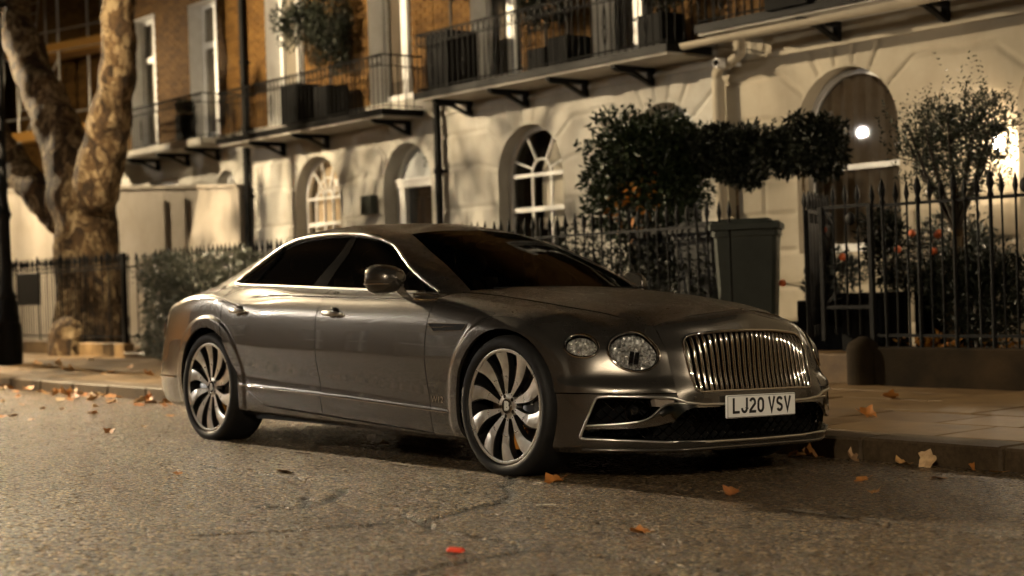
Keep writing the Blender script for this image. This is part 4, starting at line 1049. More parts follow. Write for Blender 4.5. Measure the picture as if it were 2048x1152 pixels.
# ------------------------------------------------------------------ ground, road, pavement
def road_z(y): return -CAMB*(y+.96)
KY, KZ, FY = 1.12, .05, 4.6           # kerb line, pavement height, front fence line
mb = MB(); mb.add([(-220,-220,-.6),(220,-220,-.6),(220,220,-.6),(-220,220,-.6)], [(0,1,2,3)])
tag(mb.obj('ground', M['earth']), kind='structure')
cracks = [[(.06,-.98),(.19,-1.06),(.42,-1.30),(.62,-1.42),(.83,-1.62),(.95,-1.80),(1.05,-2.05),(1.24,-2.37),(1.20,-2.52),(1.16,-2.70),(1.10,-2.95),(1.02,-3.25)],
          [(.98,-2.30),(1.22,-2.36),(1.44,-2.47),(1.75,-2.49),(2.13,-2.55),(2.42,-2.44),(2.77,-2.38),(3.2,-2.33),(3.9,-2.30)],
          [(2.13,-2.55),(2.16,-2.85),(2.25,-3.15),(2.28,-3.5)],
          [(.02,-1.96),(.20,-2.12),(.36,-2.28),(.49,-2.47),(.40,-2.62)], [(.20,-2.30),(.49,-2.47)],
          [(-1.6,-1.85),(-1.2,-1.9),(-.75,-1.86),(-.3,-1.80)]]
rx = np.arange(-8.0, 4.6, .016); ry = np.arange(-5.0, KY+.001, .016); GX, GY = np.meshgrid(rx, ry, indexing='ij')
from mathutils import noise as mnoise
def fbm(ax, ay, seed, octs=((1,1.0),)):
    q = np.random.RandomState(seed); out = np.zeros_like(ax)
    for f, a_ in octs:
        n = int(24*f)+4; T = q.rand(n, n); u = (ax*f*.9+50) % (n-1); v = (ay*f*.9+50) % (n-1); i = u.astype(int); j = v.astype(int); fu = u-i; fv = v-j; fu = fu*fu*(3-2*fu); fv = fv*fv*(3-2*fv)
        out += a_*(T[i,j]*(1-fu)*(1-fv)+T[i+1,j]*fu*(1-fv)+T[i,j+1]*(1-fu)*fv+T[i+1,j+1]*fu*fv)
    return out
H = .006*fbm(GX, GY, 1, ((.8,1),(2.2,.5)))+.0012*fbm(GX, GY, 2, ((9,1),(22,.9)))
dc = np.full(GX.shape, 9.0); jx = GX+.035*(fbm(GX,GY,3,((6,1),(17,.6)))-.8); jy = GY+.035*(fbm(GX,GY,4,((6,1),(17,.6)))-.8)
for P in cracks:
    for a_, b_ in zip(P[:-1], P[1:]):
        e = np.subtract(b_, a_); t = np.clip(((jx-a_[0])*e[0]+(jy-a_[1])*e[1])/(e@e), 0, 1); dc = np.minimum(dc, np.hypot(jx-a_[0]-t*e[0], jy-a_[1]-t*e[1]))
wid = .016+.020*fbm(GX,GY,5,((4,1),)); CRK = np.clip(1.25-dc/wid, 0, 1); H -= .012*CRK; H *= 1.0
edge = np.minimum.reduce([GX-rx[0], rx[-1]-GX, GY-ry[0]]); H = np.where(edge < .1, H*edge/.1, H)
RVt = np.stack([GX, GY, road_z(GY)+H], 2).reshape(-1,3); RF = grid_faces(len(rx), len(ry))
me = bpy.data.meshes.new('road'); me.vertices.add(len(RVt)); me.vertices.foreach_set('co', RVt.ravel())
me.loops.add(RF.size); me.loops.foreach_set('vertex_index', RF.ravel().astype(np.int32)); me.polygons.add(len(RF)); me.polygons.foreach_set('loop_start', np.arange(0, RF.size, 4, dtype=np.int32)); me.polygons.foreach_set('use_smooth', np.ones(len(RF), bool))
me.update(calc_edges=True); at_ = me.attributes.new('crack', 'FLOAT', 'POINT'); at_.data.foreach_set('value', CRK.ravel().astype(np.float32)); me.materials.append(M['asphalt']); road = tag(link('road', me), kind='structure')
x0, x1, y0 = float(rx[0]), float(rx[-1]), float(ry[0]); ye = float(ry[-1])
mb = MB()
for a_, b_ in (((-90,-9.6),(x0,ye)),((x1,-9.6),(60,ye)),((x0,-9.6),(x1,y0))):
    mb.add([(a_[0],a_[1],road_z(a_[1])),(b_[0],a_[1],road_z(a_[1])),(b_[0],b_[1],road_z(b_[1])),(a_[0],b_[1],road_z(b_[1]))], [(0,1,2,3)])
mb.obj('road_sheet', M['asphalt'], road)
# worn bay markings
def worn_strip(p, q, w_, name, seed):
    r_ = random.Random(seed); p = np.array(p); q = np.array(q); L = np.linalg.norm(q-p); d = (q-p)/L; nn = np.array((-d[1], d[0])); mb = MB(); n = int(L/.05)
    for i in range(n):
        if r_.random() < .28: continue
        a0 = p+d*L*i/n; a1 = p+d*L*(i+1)/n; h0, h1 = w_*r_.uniform(.25,.5), w_*r_.uniform(.25,.5)
        mb.add([(*(v), road_z(v[1])+.0125) for v in (a0-nn*h0, a1-nn*h1, a1+nn*h0, a0+nn*h1)], [(0,1,2,3)])
    o = mb.obj(name, M['line'], road); o['kind'] = 'stuff'; return o
worn_strip((1.9,-1.01), (4.2,-1.03), .035, 'road_marking', 1); worn_strip((-4.1,-1.38), (-3.55,-2.45), .05, 'road_marking', 2); worn_strip((-3.95,-1.5), (-3.5,-2.3), .03, 'road_marking', 3); worn_strip((-2.6,-1.05), (-.6,-1.06), .03, 'road_marking', 4)
# far pavement (behind the camera)
mb = MB(); mb.cbox((-60,-12.5,-.1),(60,-9.6,road_z(-9.6)+.13),.02); tag(mb.obj('far_pavement', M['slab'], None), kind='structure')

# near pavement: kerb stones and slabs, each its own piece
pave = tag(MB().box((-60,KY+.02,-.5),(40,FY,KZ-.03)).obj('pavement', M['earth']), kind='structure')
kerb = tag(MB().box((-60,KY+.015,-.5),(40,KY+.28,KZ-.02)).obj('kerb', M['kerb']), kind='structure')
def stone(l, w_, h, seed, m, c=.008):
    r_ = random.Random(seed); mb = MB(); mb.cbox((0,0,-h),(l,w_,0),c)
    mb.V = [(x+r_.uniform(-.003,.003), y+r_.uniform(-.003,.003), z+(r_.uniform(-.003,.003) if z > -c*.9 else 0)) for x,y,z in mb.V]
    return mb.me('stone', m)
ks = [stone(.905, .30, .25, i, M['kerb'], .014) for i in range(4)]
x = -24.0
k = 0
while x < 6: link('kerb_stone', ks[k%4], kerb, (x, KY, KZ+rnd.uniform(-.004,.004))); x += .913; k += 1
while x < 14: link('kerb_stone', ks[k%4], kerb, (x, KY, KZ)); x += .913; k += 1
SL = {}
yy = KY+.305
for row, wd in enumerate((.62,.62,.76,.62,.55)):
    x = -24.0+rnd.uniform(0,.5)
    while x < 9:
        L = rnd.choice([.6,.75,.9,1.05]); key = (L, wd, rnd.randrange(2))
        if key not in SL: SL[key] = stone(L-.009, min(wd-.009, FY-yy-.01 if row == 4 else 9), .06, hash(key) % 999, M['slab'] if key[2] else M['slab2'], .006)
        link('paving_slab', SL[key], pave, (x, yy, KZ+rnd.uniform(-.005,.004)), (rnd.uniform(-.004,.004), rnd.uniform(-.003,.003), 0)); x += L
    yy += wd
# front gardens behind the fences
tag(MB().box((-60,FY+.16,-.5),(40,7.52,KZ+.0)).obj('front_yard', M['slab']), kind='structure')

# ------------------------------------------------------------------ terrace
FYW = 7.5
def seg_d(X_, Z_, segs):
    d = np.full(X_.shape, 9.)
    for a_, b_ in segs:
        e = np.subtract(b_, a_); t = np.clip(((X_-a_[0])*e[0]+(Z_-a_[1])*e[1])/(e@e), 0, 1); d = np.minimum(d, np.hypot(X_-a_[0]-t*e[0], Z_-a_[1]-t*e[1]))
    return d
STR = 3.46
def arch_f(x, z, xc, r, sp, sill): # positive inside opening
    return np.where(z > sp, r-np.hypot(x-xc, z-sp), np.minimum(r-np.abs(x-xc), z-sill))
def ground_wall(house, x0, x1, arches_, rects, m):
    nx = int((x1-x0)/.026)+1; nz = int((STR-.0)/.026)+1; xs_ = np.linspace(x0, x1, nx); zs_ = np.linspace(0, STR, nz); GX, GZ = np.meshgrid(xs_, zs_, indexing='ij')
    segs = []
    cs = sorted(a_[0] for a_ in arches_)
    for zc in (.45,.86,1.27,1.68,2.09):  segs.append(((x0,zc),(x1,zc)))
    for (xc, r, sp, sill) in arches_:
        for ang in (12, 38, 62, 81, 99, 118, 142, 168):
            t = math.radians(ang); c, s_ = math.cos(t), math.sin(t); L = min(r+.46, (STR-sp)/max(s_,.01)); segs.append(((xc+r*c, sp+r*s_), (xc+L*c, sp+L*s_)))
            if ang in (12, 38, 142, 168):
                ex, ez = xc+L*c, sp+L*s_; nb = [q[0] for q in arches_ if (q[0]-xc)*c > 0]; lim = (min(nb, key=lambda q: abs(q-xc))+xc)/2 if nb else (x1 if c > 0 else x0)
                segs.append(((ex, ez), (lim, ez)))
    vs_ = seg_d(GX, GZ, segs)
    for zc0, zc1, ph in ((.45,.86,0),(.86,1.27,.5),(1.27,1.68,0),(1.68,2.09,.5)):
        for xx in np.arange(x0+.4+ph*.5, x1-.2, 1.15): vs_ = np.minimum(vs_, seg_d(GX, GZ, [((xx,zc0),(xx,zc1))]))
    inside = np.full(GX.shape, -9.)
    for q in arches_: inside = np.maximum(inside, arch_f(GX, GZ, *q))
    for (a_, b_, c, d) in rects: inside = np.maximum(inside, np.minimum.reduce([GX-a_, b_-GX, GZ-c, d-GZ]))
    dep = np.clip(1.2-vs_/.026, 0, 1); Y = FYW+.030*dep*(inside < -.03)
    V, F = clip(np.stack([GX, Y, GZ], 2).reshape(-1,3), grid_faces(nx, nz), -inside.reshape(-1,1))
    F = [tuple(int(i) for i in (f if True else f)) for f in F]
    a_, b_, c = V[F[0][0]], V[F[0][1]], V[F[0][2]]
    if np.cross(b_-a_, c-a_)[1] > 0: F = [tuple(reversed(f)) for f in F]
    o = link('stucco_wall', mesh('stucco_wall', V, F, m, True), house)
    # reveals
    mb = MB()
    for (xc, r, sp, sill) in arches_:
        P = [(xc-r, sill), (xc-r, sp)]+[(xc-r*math.cos(PI*i/24), sp+r*math.sin(PI*i/24)) for i in range(1,24)]+[(xc+r, sp), (xc+r, sill)]
        n = len(P); mb.add([(p[0], FYW-.001, p[1]) for p in P]+[(p[0], FYW+.34, p[1]) for p in P], [(i, i+1, n+i+1, n+i) for i in range(n-1)]+[(n-1, 0, n, 2*n-1)])
    for (a_, b_, c, d) in rects:
        P = [(a_,c),(a_,d),(b_,d),(b_,c)]; mb.add([(p[0], FYW-.001, p[1]) for p in P]+[(p[0], FYW+.25, p[1]) for p in P], [(i, (i+1)%4, 4+(i+1)%4, 4+i) for i in range(4)])
    if mb.V: mb.obj('opening_reveal', m, house, 40)
    return o
def arch_ring(mb, xc, sp, r, w_, y0, y1, a0=0, a1=180, n=24):
    P = [math.radians(a0+(a1-a0)*i/n) for i in range(n+1)]; V = []
    for t in P:
        for rr in (r, r-w_):
            for y in (y0, y1): V.append((xc+rr*math.cos(t), y, sp+rr*math.sin(t)))
    F = []
    for i in range(n):
        b = 4*i
        for q in ((0,2),(2,3),(3,1),(1,0)): F.append((b+q[0], b+q[1], b+4+q[1], b+4+q[0]))
    mb.add(V, F)
def room_box(house, xc, hw, z0, z1, y0, m=None):
    mb = MB(); mb.box((xc-hw, y0, z0),(xc+hw, y0+1.6, z1)); mb.F = [tuple(reversed(f)) for i, f in enumerate(mb.F) if i != 2]; return mb.obj('room', m or M['room'], house)
def arch_window(house, xc, r, sp, sill, style):
    y = FYW+.20; w_ = MB(); R = r-.008
    arch_ring(w_, xc, sp, R, .06, y, y+.07)
    for s in (-1,1): w_.box((xc+s*R-.06*(s>0), y, sill),(xc+s*R+.06*(s<0), y+.07, sp))
    w_.box((xc-R+.06, y, sill),(xc+R-.06, y+.07, sill+.09))
    wo = w_.obj('window', M['joinery'], house, 40)
    bars = []
    def bar(p, q, w_=.026, h=.035): mb = MB(); mb.obox((p[0], y+.025, p[1]), (q[0], y+.025, q[1]), h, w_, (0,0,1) if abs(q[0]-p[0]) > .01 else (1,0,0)); mb.obj('glazing_bar', M['joinery'], wo)
    Ri = R-.05
    if style == 'fan':
        bar((xc-Ri, sp+.02), (xc+Ri, sp+.02), .05, .05); bar((xc-Ri, sp-.45), (xc+Ri, sp-.45), .065, .06); 
        for dx in (-.2, .2): bar((xc+dx, sill+.08), (xc+dx, sp+.0))
        mb = MB(); arch_ring(mb, xc, sp+.03, .2+.014, .028, y+.008, y+.042); mb.obj('glazing_bar', M['joinery'], wo, 40)
        for a_ in (62, 118): t = math.radians(a_); bar((xc+.2*math.cos(t), sp+.03+.2*math.sin(t)), (xc+Ri*math.cos(t), sp+Ri*math.sin(t)))
        for a_ in (22, 158): t = math.radians(a_); bar((xc+.2*math.cos(t), sp+.03+.2*math.sin(t)), (xc+Ri*math.cos(t), sp+Ri*math.sin(t)), .02)
        bar((xc-Ri, sp-.95), (xc+Ri, sp-.95), .03)
    elif style == 'gothic':
        bar((xc-Ri, sp+.0), (xc+Ri, sp+.0), .035); bar((xc-Ri, sp-.42), (xc+Ri, sp-.42), .06, .06)
        for dx in (-.38,-.13,.13,.38): bar((xc+dx, sill+.05), (xc+dx, sp))
        for dx in (-.26, 0, .26): mb = MB(); arch_ring(mb, xc+dx, sp+.0, .13, .022, y+.01, y+.04, n=12); mb.obj('glazing_bar', M['joinery'], wo, 40)
        for a_ in (45, 72, 108, 135): t = math.radians(a_); bar((xc+.14*math.cos(t), sp+.12*math.sin(t)), (xc+Ri*math.cos(t), sp+Ri*math.sin(t)))
        mb = MB(); arch_ring(mb, xc, sp, .34, .022, y+.01, y+.04); mb.obj('glazing_bar', M['joinery'], wo, 40)
        # low guard rail
        mb = MB(); mb.obox((xc-Ri, y-.12, sp-.62), (xc+Ri, y-.12, sp-.62), .02, .03)
        for k in range(9): mb.obox((xc-Ri+.06+k*(2*Ri-.12)/8, y-.12, sill), (xc-Ri+.06+k*(2*Ri-.12)/8, y-.12, sp-.63), .016, .016)
        mb.obj('guard_rail', M['joinery'], wo)['kind'] = 'stuff'
    elif style == 'plain':
        bar((xc-Ri, sp-.38), (xc+Ri, sp-.38), .06, .06)
    # panes
    P = [(xc-R+.05, sill+.05), (xc+R-.05, sill+.05), (xc+R-.05, sp)]+[(xc+Ri*math.cos(PI*i/20), sp+Ri*math.sin(PI*i/20)) for i in range(1,20)]+[(xc-R+.05, sp)]
    mb = MB(); mb.add([(p[0], y+.03, p[1]) for p in P], [tuple(range(len(P)))]); mb.obj('pane', M['house_glass'], wo)
    room_box(house, xc, r+.02, sill-.02, sp+r+.02, FYW+.33)
    if style == 'plain':   # heavy curtain in folds
        xs_ = np.linspace(xc-r, xc+r, 90); mb = MB(); V = []
        for q in xs_: dy = .03*math.sin((q-xc)*34)+.015*math.sin((q-xc)*71+1); V += [(q, y+.115+dy, sill), (q, y+.115+dy, sp+r)]
        mb.add(V, [(2*i, 2*i+2, 2*i+3, 2*i+1) for i in range(89)]); mb.obj('curtain', M['curtain'], wo, 60)
    if style == 'fan':
        mb = MB(); mb.add([(xc-.15, y+.16, sp-.72), (xc+r, y+.16, sp-.72), (xc+r, y+.16, sp+.45), (xc+.05, y+.16, sp+.45), (xc-.15, y+.16, sp+.1)], [(0,1,2,3,4)]); mb.obj('blind', M['blind'], wo)
    if style == 'gothic':
        mb = MB(); mb.add([(xc-r, y+.16, sill), (xc+r, y+.16, sill), (xc+r, y+.16, sp+r), (xc-r, y+.16, sp+r)], [(0,1,2,3)]); mb.obj('blind', M['curtain'], wo)
    return wo
def arch_door(house, xc, r, sp, number=None, m=None):
    y = FYW+.24; w_ = MB(); hw = r-.22
    w_.box((xc-r+.01, y, .1),(xc-hw, y+.09, 2.50)); w_.box((xc+hw, y, .1),(xc+r-.01, y+.09, 2.50)); w_.box((xc-r+.01, y-.03, 2.50),(xc+r-.01, y+.09, 2.585)); w_.box((xc-r+.03, y-.06, 2.585),(xc+r-.03, y+.09, 2.64))
    arch_ring(w_, xc, sp+.05, r-.03, .05, y, y+.07)
    ca = w_.obj('door_case', M['joinery'], house)
    P = [(xc+(r-.07)*math.cos(PI*i/20), max(2.64, sp+.05+(r-.07)*math.sin(PI*i/20))) for i in range(21)]; mb = MB(); mb.add([(p[0], y+.05, p[1]) for p in P], [tuple(range(21))]); fl = mb.obj('fanlight', M['fanlight'], ca)
    d = MB(); d.box((xc-hw, y+.08, .1),(xc+hw, y+.13, 2.50)); do = d.obj('door', m or M['door'], house)
    for sx in (-1,1):
        for z0, z1 in ((.25,.80),(.92,1.45),(1.57,2.35)): MB().cbox((xc+sx*.19-.14, y+.066, z0),(xc+sx*.19+.14, y+.085, z1),.006).obj('door_panel', m or M['door'], do)
    mb = MB(); mb.ell((xc+hw-.09, y+.05, 1.15),(.03,.03,.03),10,8); mb.obj('door_knob', M['satin'], do, 60)
    if number: link('house_number', text_mesh(number, .22, .002, M['plate_black'], .8, 0, 1, 'house_number'), ca, (xc+.12, y+.046, 2.86), (PI/2,0,0))
    room_box(house, xc, r+.02, .0, sp+r+.02, FYW+.33)
def sash(house, x0, x1, z0, z1, style='case'):
    y = FYW+.27; mb = MB(); w_ = .07
    mb.box((x0, y, z0),(x0+w_, y+.09, z1)); mb.box((x1-w_, y, z0),(x1, y+.09, z1)); mb.box((x0+w_, y, z1-w_),(x1-w_, y+.09, z1)); mb.box((x0+w_, y, z0),(x1-w_, y+.09, z0+.14))
    xm = (x0+x1)/2; mb.box((xm-.075, y-.01, z0+.14),(xm+.075, y+.08, z1-w_))
    wo = mb.obj('window', M['joinery'], house)
    zt = z0+(z1-z0)*.70
    for a_, b_ in ((x0+w_, xm-.075),(xm+.075, x1-w_)):
        MB().box((a_, y+.01, zt-.06),(b_, y+.07, zt+.06) if style == 'case' else (b_, y+.07, zt-.03)).obj('transom', M['joinery'], wo)
        mb = MB(); mb.add([(a_, y+.04, z0+.13),(b_, y+.04, z0+.13),(b_, y+.04, z1-.06),(a_, y+.04, z1-.06)], [(0,1,2,3)]); mb.obj('pane', M['house_glass'], wo)
    # painted reveal
    mb = MB(); P = [(x0+.004,z0),(x0+.004,z1-.004),(x1-.004,z1-.004),(x1-.004,z0)]
    mb.add([(p[0], FYW-.012, p[1]) for p in P]+[(p[0], y+.02, p[1]) for p in P], [(0,1,5,4),(1,2,6,5),(2,3,7,6)]); mb.obj('window_reveal', M['joinery'], wo)
    mb = MB(); yc = y+.075; mb.add([(x0, yc, z0),(x1, yc, z0),(x1, yc, z1),(x0, yc, z1)], [(0,1,2,3)]); mb.obj('net_curtain', M['net'] if style == 'case' else M['room'], wo)
BRK = [None]*3
for i in range(3):
    r_ = random.Random(40+i); mb = MB(); mb.cbox((0,0,0),(.213,.05,.064),.004); mb.V = [(x_+r_.uniform(-.002,.002), y_+r_.uniform(-.0025,.0025), z_+r_.uniform(-.002,.002)) for x_,y_,z_ in mb.V]; BRK[i] = mb.me('brick', M['brick'])
def brick_wall(house, x0, x1, z0, z1, holes, cap, zvis=6.4):
    # mortar bed
    xs_ = sorted({x0, x1} | {v for h in holes for v in h[:2]}); zs_ = sorted({z0, z1} | {v for h in holes for v in h[2:]}); mb = MB()
    for a_, b_ in zip(xs_[:-1], xs_[1:]):
        for c, d in zip(zs_[:-1], zs_[1:]):
            if any(h[0] <= (a_+b_)/2 <= h[1] and h[2] <= (c+d)/2 <= h[3] for h in holes): continue
            mb.box((a_, FYW+.004, c),(b_, FYW+.40, d))
    wall = mb.obj('brick_wall', M['mortar'], house)
    L = []; row = 0; z = z0+.006
    while z+.064 < z1:
        x = x0+(.0 if row % 2 else -.1125)
        while x < x1:
            a_, b_ = max(x, x0), min(x+.213, x1)
            for h in holes:
                if h[2]-.03 < z+.032 < h[3]+.03:
                    if a_ < h[0] < b_: b_ = h[0]-.002
                    elif a_ < h[1] < b_: a_ = h[1]+.002
                    elif h[0] <= a_ and b_ <= h[1]: b_ = a_
            if b_-a_ > .04: L.append((a_, b_, z))
            x += .225
        z += .075; row += 1
    cp = Vector(cam.location); near = sorted(L, key=lambda q: (q[2] > zvis, (q[0]-cp.x)**2+(q[2]-cp.z)**2))
    rest = MB()
    for i, (a_, b_, z) in enumerate(near):
        if i < cap: link('brick', BRK[i%3], wall, (a_, FYW-.008+rnd.uniform(-.002,.002), z), (0,0,0), ((b_-a_)/.213, 1, 1))
        else: rest.box((a_, FYW-.008+rnd.uniform(-.002,.002), z),(b_, FYW+.03, z+.064))
    if rest.V: rest.obj('brickwork', M['brick'], wall)['kind'] = 'stuff'
# iron balcony with railing and brackets
def bar_mesh(h, r=.008): mb = MB(); mb.tube([(0,0,0),(0,0,h)], r, 6); return mb.me('baluster', M['iron'], 60)
BAL = bar_mesh(.78)
mb = MB()
mb.tube([(0,0,.0),(0,0,.78)], .007, 6)
for s in (-1,1): mb.tube([(s*.045*math.sin(PI*t)*(1 if t < .5 else -.8), 0, .10+.5*t) for t in np.linspace(0,1,11)], .006, 5)
BALF = mb.me('scroll_panel', M['iron'], 60)
mb = MB()
for k in range(12):
    t = 2*PI*k/12
mb.tube([(.05*math.cos(2*PI*k/14), 0, .05*math.sin(2*PI*k/14)) for k in range(14)], .006, 5, closed=True); RINGM = mb.me('railing_ring', M['iron'], 60)
def bracket_mesh(dep):
    mb = MB(); o = [(0,0),(-dep,0),(-dep,-.035),(-dep*.86,-.07),(-dep*.55,-.075),(-dep*.2,-.20),(-.0,-.22)]
    f0 = lambda u, v: (-.035, u, v); f1 = lambda u, v: (.035, u, v)
    # plate with a hole: two side strips joined round a gap
    mb.prism([(0,0),(-dep,0),(-dep,-.035),(-dep*.86,-.07),(-dep*.5,-.05),(0,-.05)], f0, f1); mb.prism([(0,-.05),(-dep*.10,-.05),(-dep*.10,-.205),(0,-.22)], f0, f1)
    mb.prism([(-dep*.5,-.05),(-dep*.86,-.07),(-dep*.55,-.085),(-dep*.10,-.205),(-dep*.10,-.17),(-dep*.40,-.085)], f0, f1); return mb.me('bracket', M['iron'])
def balcony(house, x0, x1, z, dep, brks, rail_h=.80, slab_m=None, edge_m=None):
    yo = FYW-.02-dep; sl = MB(); sl.cbox((x0, yo, z),(x1, FYW-.004, z+.07),.012); sl.box((x0+.02, yo+.02, z-.035),(x1-.02, FYW-.004, z+.001)); b = sl.obj('balcony', slab_m or M['stucco'], house)
    ed = MB(); ed.box((x0-.012, yo-.012, z-.01),(x1+.012, yo-.001, z+.085)); ed.box((x1+.001, yo-.012, z-.01),(x1+.012, FYW-.005, z+.085)); ed.box((x0-.012, yo-.012, z-.01),(x0-.001, FYW-.005, z+.085)); ed.obj('balcony_edge', edge_m or M['iron'], b)
    for xb in brks: link('bracket', bracket_mesh(dep*.93), b, (xb, FYW-.016, z-.036))
    zr = z+.09+rail_h
    for zz, r in ((z+.13,.010),(zr-.16,.008),(zr,.014)):
        mb = MB(); mb.tube([(x0+.02, FYW, zz),(x0+.02, yo+.03, zz),(x1-.02, yo+.03, zz),(x1-.02, FYW, zz)], r, 6); mb.obj('rail', M['iron'], b, 40)
    n = int((x1-x0-.04)/.115)
    for i in range(n+1):
        x = x0+.02+(x1-x0-.04)*i/n; link('baluster', BALF if i % 6 == 3 else BAL, b, (x, yo+.03, z+.09), (0,0,0), (1,1,rail_h/.78))
        if i < n: link('railing_ring', RINGM, b, (x+.5*(x1-x0-.04)/n, yo+.03, zr-.08), (0,0,0), (1,1,1.2))
    m_ = int(dep/.13)
    for xe in (x0+.02, x1-.02):
        for i in range(1, m_): link('baluster', BAL, b, (xe, yo+.03+(dep-.03)*i/m_, z+.09), (0,0,0), (1,1,rail_h/.78))
    return b
def house(label, x0, x1, arches_, rects, sashes, m, cap, bal, group='terraced houses facing the street', pipe=None):
    h = empty('terraced_house', ((x0+x1)/2, FYW, 0), (0,0,0)); tag(h, label, 'house', group)
    inv = Matrix.Translation((-(x0+x1)/2, -FYW, 0))
    ground_wall(h, x0, x1, arches_, rects, m)
    mb = MB(); mb.box((x0, FYW-.035, STR),(x1, FYW+.2, STR+.05)); mb.box((x0, FYW-.006, STR+.05),(x1, FYW+.2, 3.80)); mb.obj('string_course', m, h)
    brick_wall(h, x0, x1, 3.80, 7.1, sashes, cap)
    MB().box((x0, FYW+.45, 3.8),(x1, FYW+6, 11)).obj('upper_mass', M['room'], h); MB().box((x0, FYW+2.0, 0),(x1, FYW+6, 3.8)).obj('rear_mass', M['room'], h)
    MB().box((x0, FYW, 7.1),(x1, FYW+.25, 11)).obj('upper_brick', M['brick'], h)
    return h
def finish(h):   # children were built in world space: hand them to the house without moving them
    off = -Vector(h.location)
    for c in list(h.children): c.location = Vector(c.location)+off
M['net'] = mat('net_curtain', (.20,.18,.15), .9)
h1 = house('brown brick terraced house with two tall white first floor windows right of the plane tree', -22.6, -17.43, [(-18.27,.37,2.80,1.6)], [(-21.26,-20.08,1.6,3.19)], [(-21.96,-20.84,3.78,6.35),(-19.47,-18.42,3.70+.1,6.28)], M['stucco'], 300, None)
sash(h1, -21.96, -20.84, 3.78, 6.35); sash(h1, -19.47, -18.42, 3.80, 6.28)
arch_window(h1, -18.27, .37, 2.80, 1.6, 'fan'); MB().box((-21.2, FYW+.12, 1.6),(-20.14, FYW+.2, 3.15)).obj('window', M['joinery'], h1)
balcony(h1, -22.55, -17.75, 3.60, .72, (-20.8,-19.6,-18.45), .76, edge_m=M['stucco'])
finish(h1)
h2 = house('cream stucco terraced house with brick upper floor and the black door numbered 24', -17.41, -11.95, [(-15.26,.675,2.49,1.7),(-12.74,.62,2.53,.05)], [], [(-16.72,-15.5,3.78,6.35),(-13.62,-12.5,3.78,6.35)], M['stucco'], 300, None)
arch_window(h2, -15.26, .675, 2.49, 1.7, 'gothic'); arch_door(h2, -12.74, .62, 2.53, '24'); sash(h2, -16.72, -15.5, 3.80, 6.35); sash(h2, -13.62, -12.5, 3.80, 6.35, 'sash')
balcony(h2, -17.2, -12.25, 3.50, .72, (-16.2,-14.85,-12.6), .78)
mb = MB(); mb.cbox((-13.82, FYW-.13, 2.14),(-13.53, FYW-.001, 2.42),.01); mb.obj('meter_box', M['bin'], h2)
finish(h2)
h3 = house('cream stucco terraced house with an arched fan window behind the parked car roof', -11.93, -6.36, [(-9.87,.69,2.45,.75),(-7.30,.62,2.53,.05)], [], [(-11.05,-9.95,3.78,6.35),(-8.5,-7.4,3.78,6.35)], M['stucco'], 300, None)
arch_window(h3, -9.87, .69, 2.45, .75, 'fan'); arch_door(h3, -7.30, .62, 2.53); sash(h3, -11.05, -9.95, 3.80, 6.35, 'sash'); sash(h3, -8.5, -7.4, 3.80, 6.35, 'sash')
balcony(h3, -11.42, -6.44, 3.62, .72, (-11.08,-9.84,-8.64,-7.43), .80)
finish(h3)
h4 = house('warm lit cream terraced house with the curtained arched window at right', -6.34, -.6, [(-4.50,.70,2.53,1.22),(-1.74,.65,2.53,.05)], [], [(-5.2,-4.0,3.9,6.35),(-2.4,-1.2,3.9,6.35)], M['stucco2'], 60, None)
arch_window(h4, -4.50, .70, 2.53, 1.22, 'plain'); arch_door(h4, -1.74, .65, 2.53, m=M['joinery']); sash(h4, -5.2, -4.0, 3.9, 6.35, 'sash'); sash(h4, -2.4, -1.2, 3.9, 6.35, 'sash')
balcony(h4, -5.98, -.62, 3.75, .72, (-4.53,-3.14,-1.75), .80)
finish(h4)
# a further house out of frame on the right, so that light and reflections go on
tag(MB().box((-.58, FYW, 0),(12, FYW+6, 11)).obj('terraced_house', M['stucco2']), 'plain cream terraced house beyond the right edge of the view', 'house')

# the terrace across the street, behind the camera: seen only in the car's paint and glass
for i in range(9):
    xa = -46+8*i; hh = empty('terraced_house', (xa, -17.5, 0), (0,0,0), 'brick terraced house across the street, behind the viewer', 'house', 'houses across the street')
    mb = MB(); cols = [(.8,2.0),(3.2,4.4),(5.6,6.8)]; lev = [(.7,2.7),(3.9,6.3),(7.3,9.0)]
    xs_ = sorted({0, 8}|{v for c in cols for v in c}); zs_ = sorted({0, 11}|{v for c in lev for v in c})
    for a_, b_ in zip(xs_[:-1], xs_[1:]):
        for c, d in zip(zs_[:-1], zs_[1:]):
            if (a_, b_) in cols and (c, d) in lev: continue
            mb.box((a_, -.25, c),(b_, 0, d))
    mb.box((0,-.0,3.3),(8,.12,3.5)); mb.box((0,0,9.6),(8,.3,9.9)); mb.obj('wall', M['brick'], hh); MB().box((0,-6,0),(8,-.5,11)).obj('rear_mass', M['room'], hh)
    for a_, b_ in cols:
        for c, d in lev:
            mb = MB(); mb.add([(a_,-.2,c),(b_,-.2,c),(b_,-.2,d),(a_,-.2,d)], [(0,1,2,3)]); wp = mb.obj('window', M['house_glass'], hh)
            mb = MB(); mb.box((a_,-.19,(c+d)/2-.04),(b_,-.14,(c+d)/2+.04)); mb.box(((a_+b_)/2-.03,-.19,c),((a_+b_)/2+.03,-.145,d)); mb.obj('sash_bar', M['joinery'], wp)
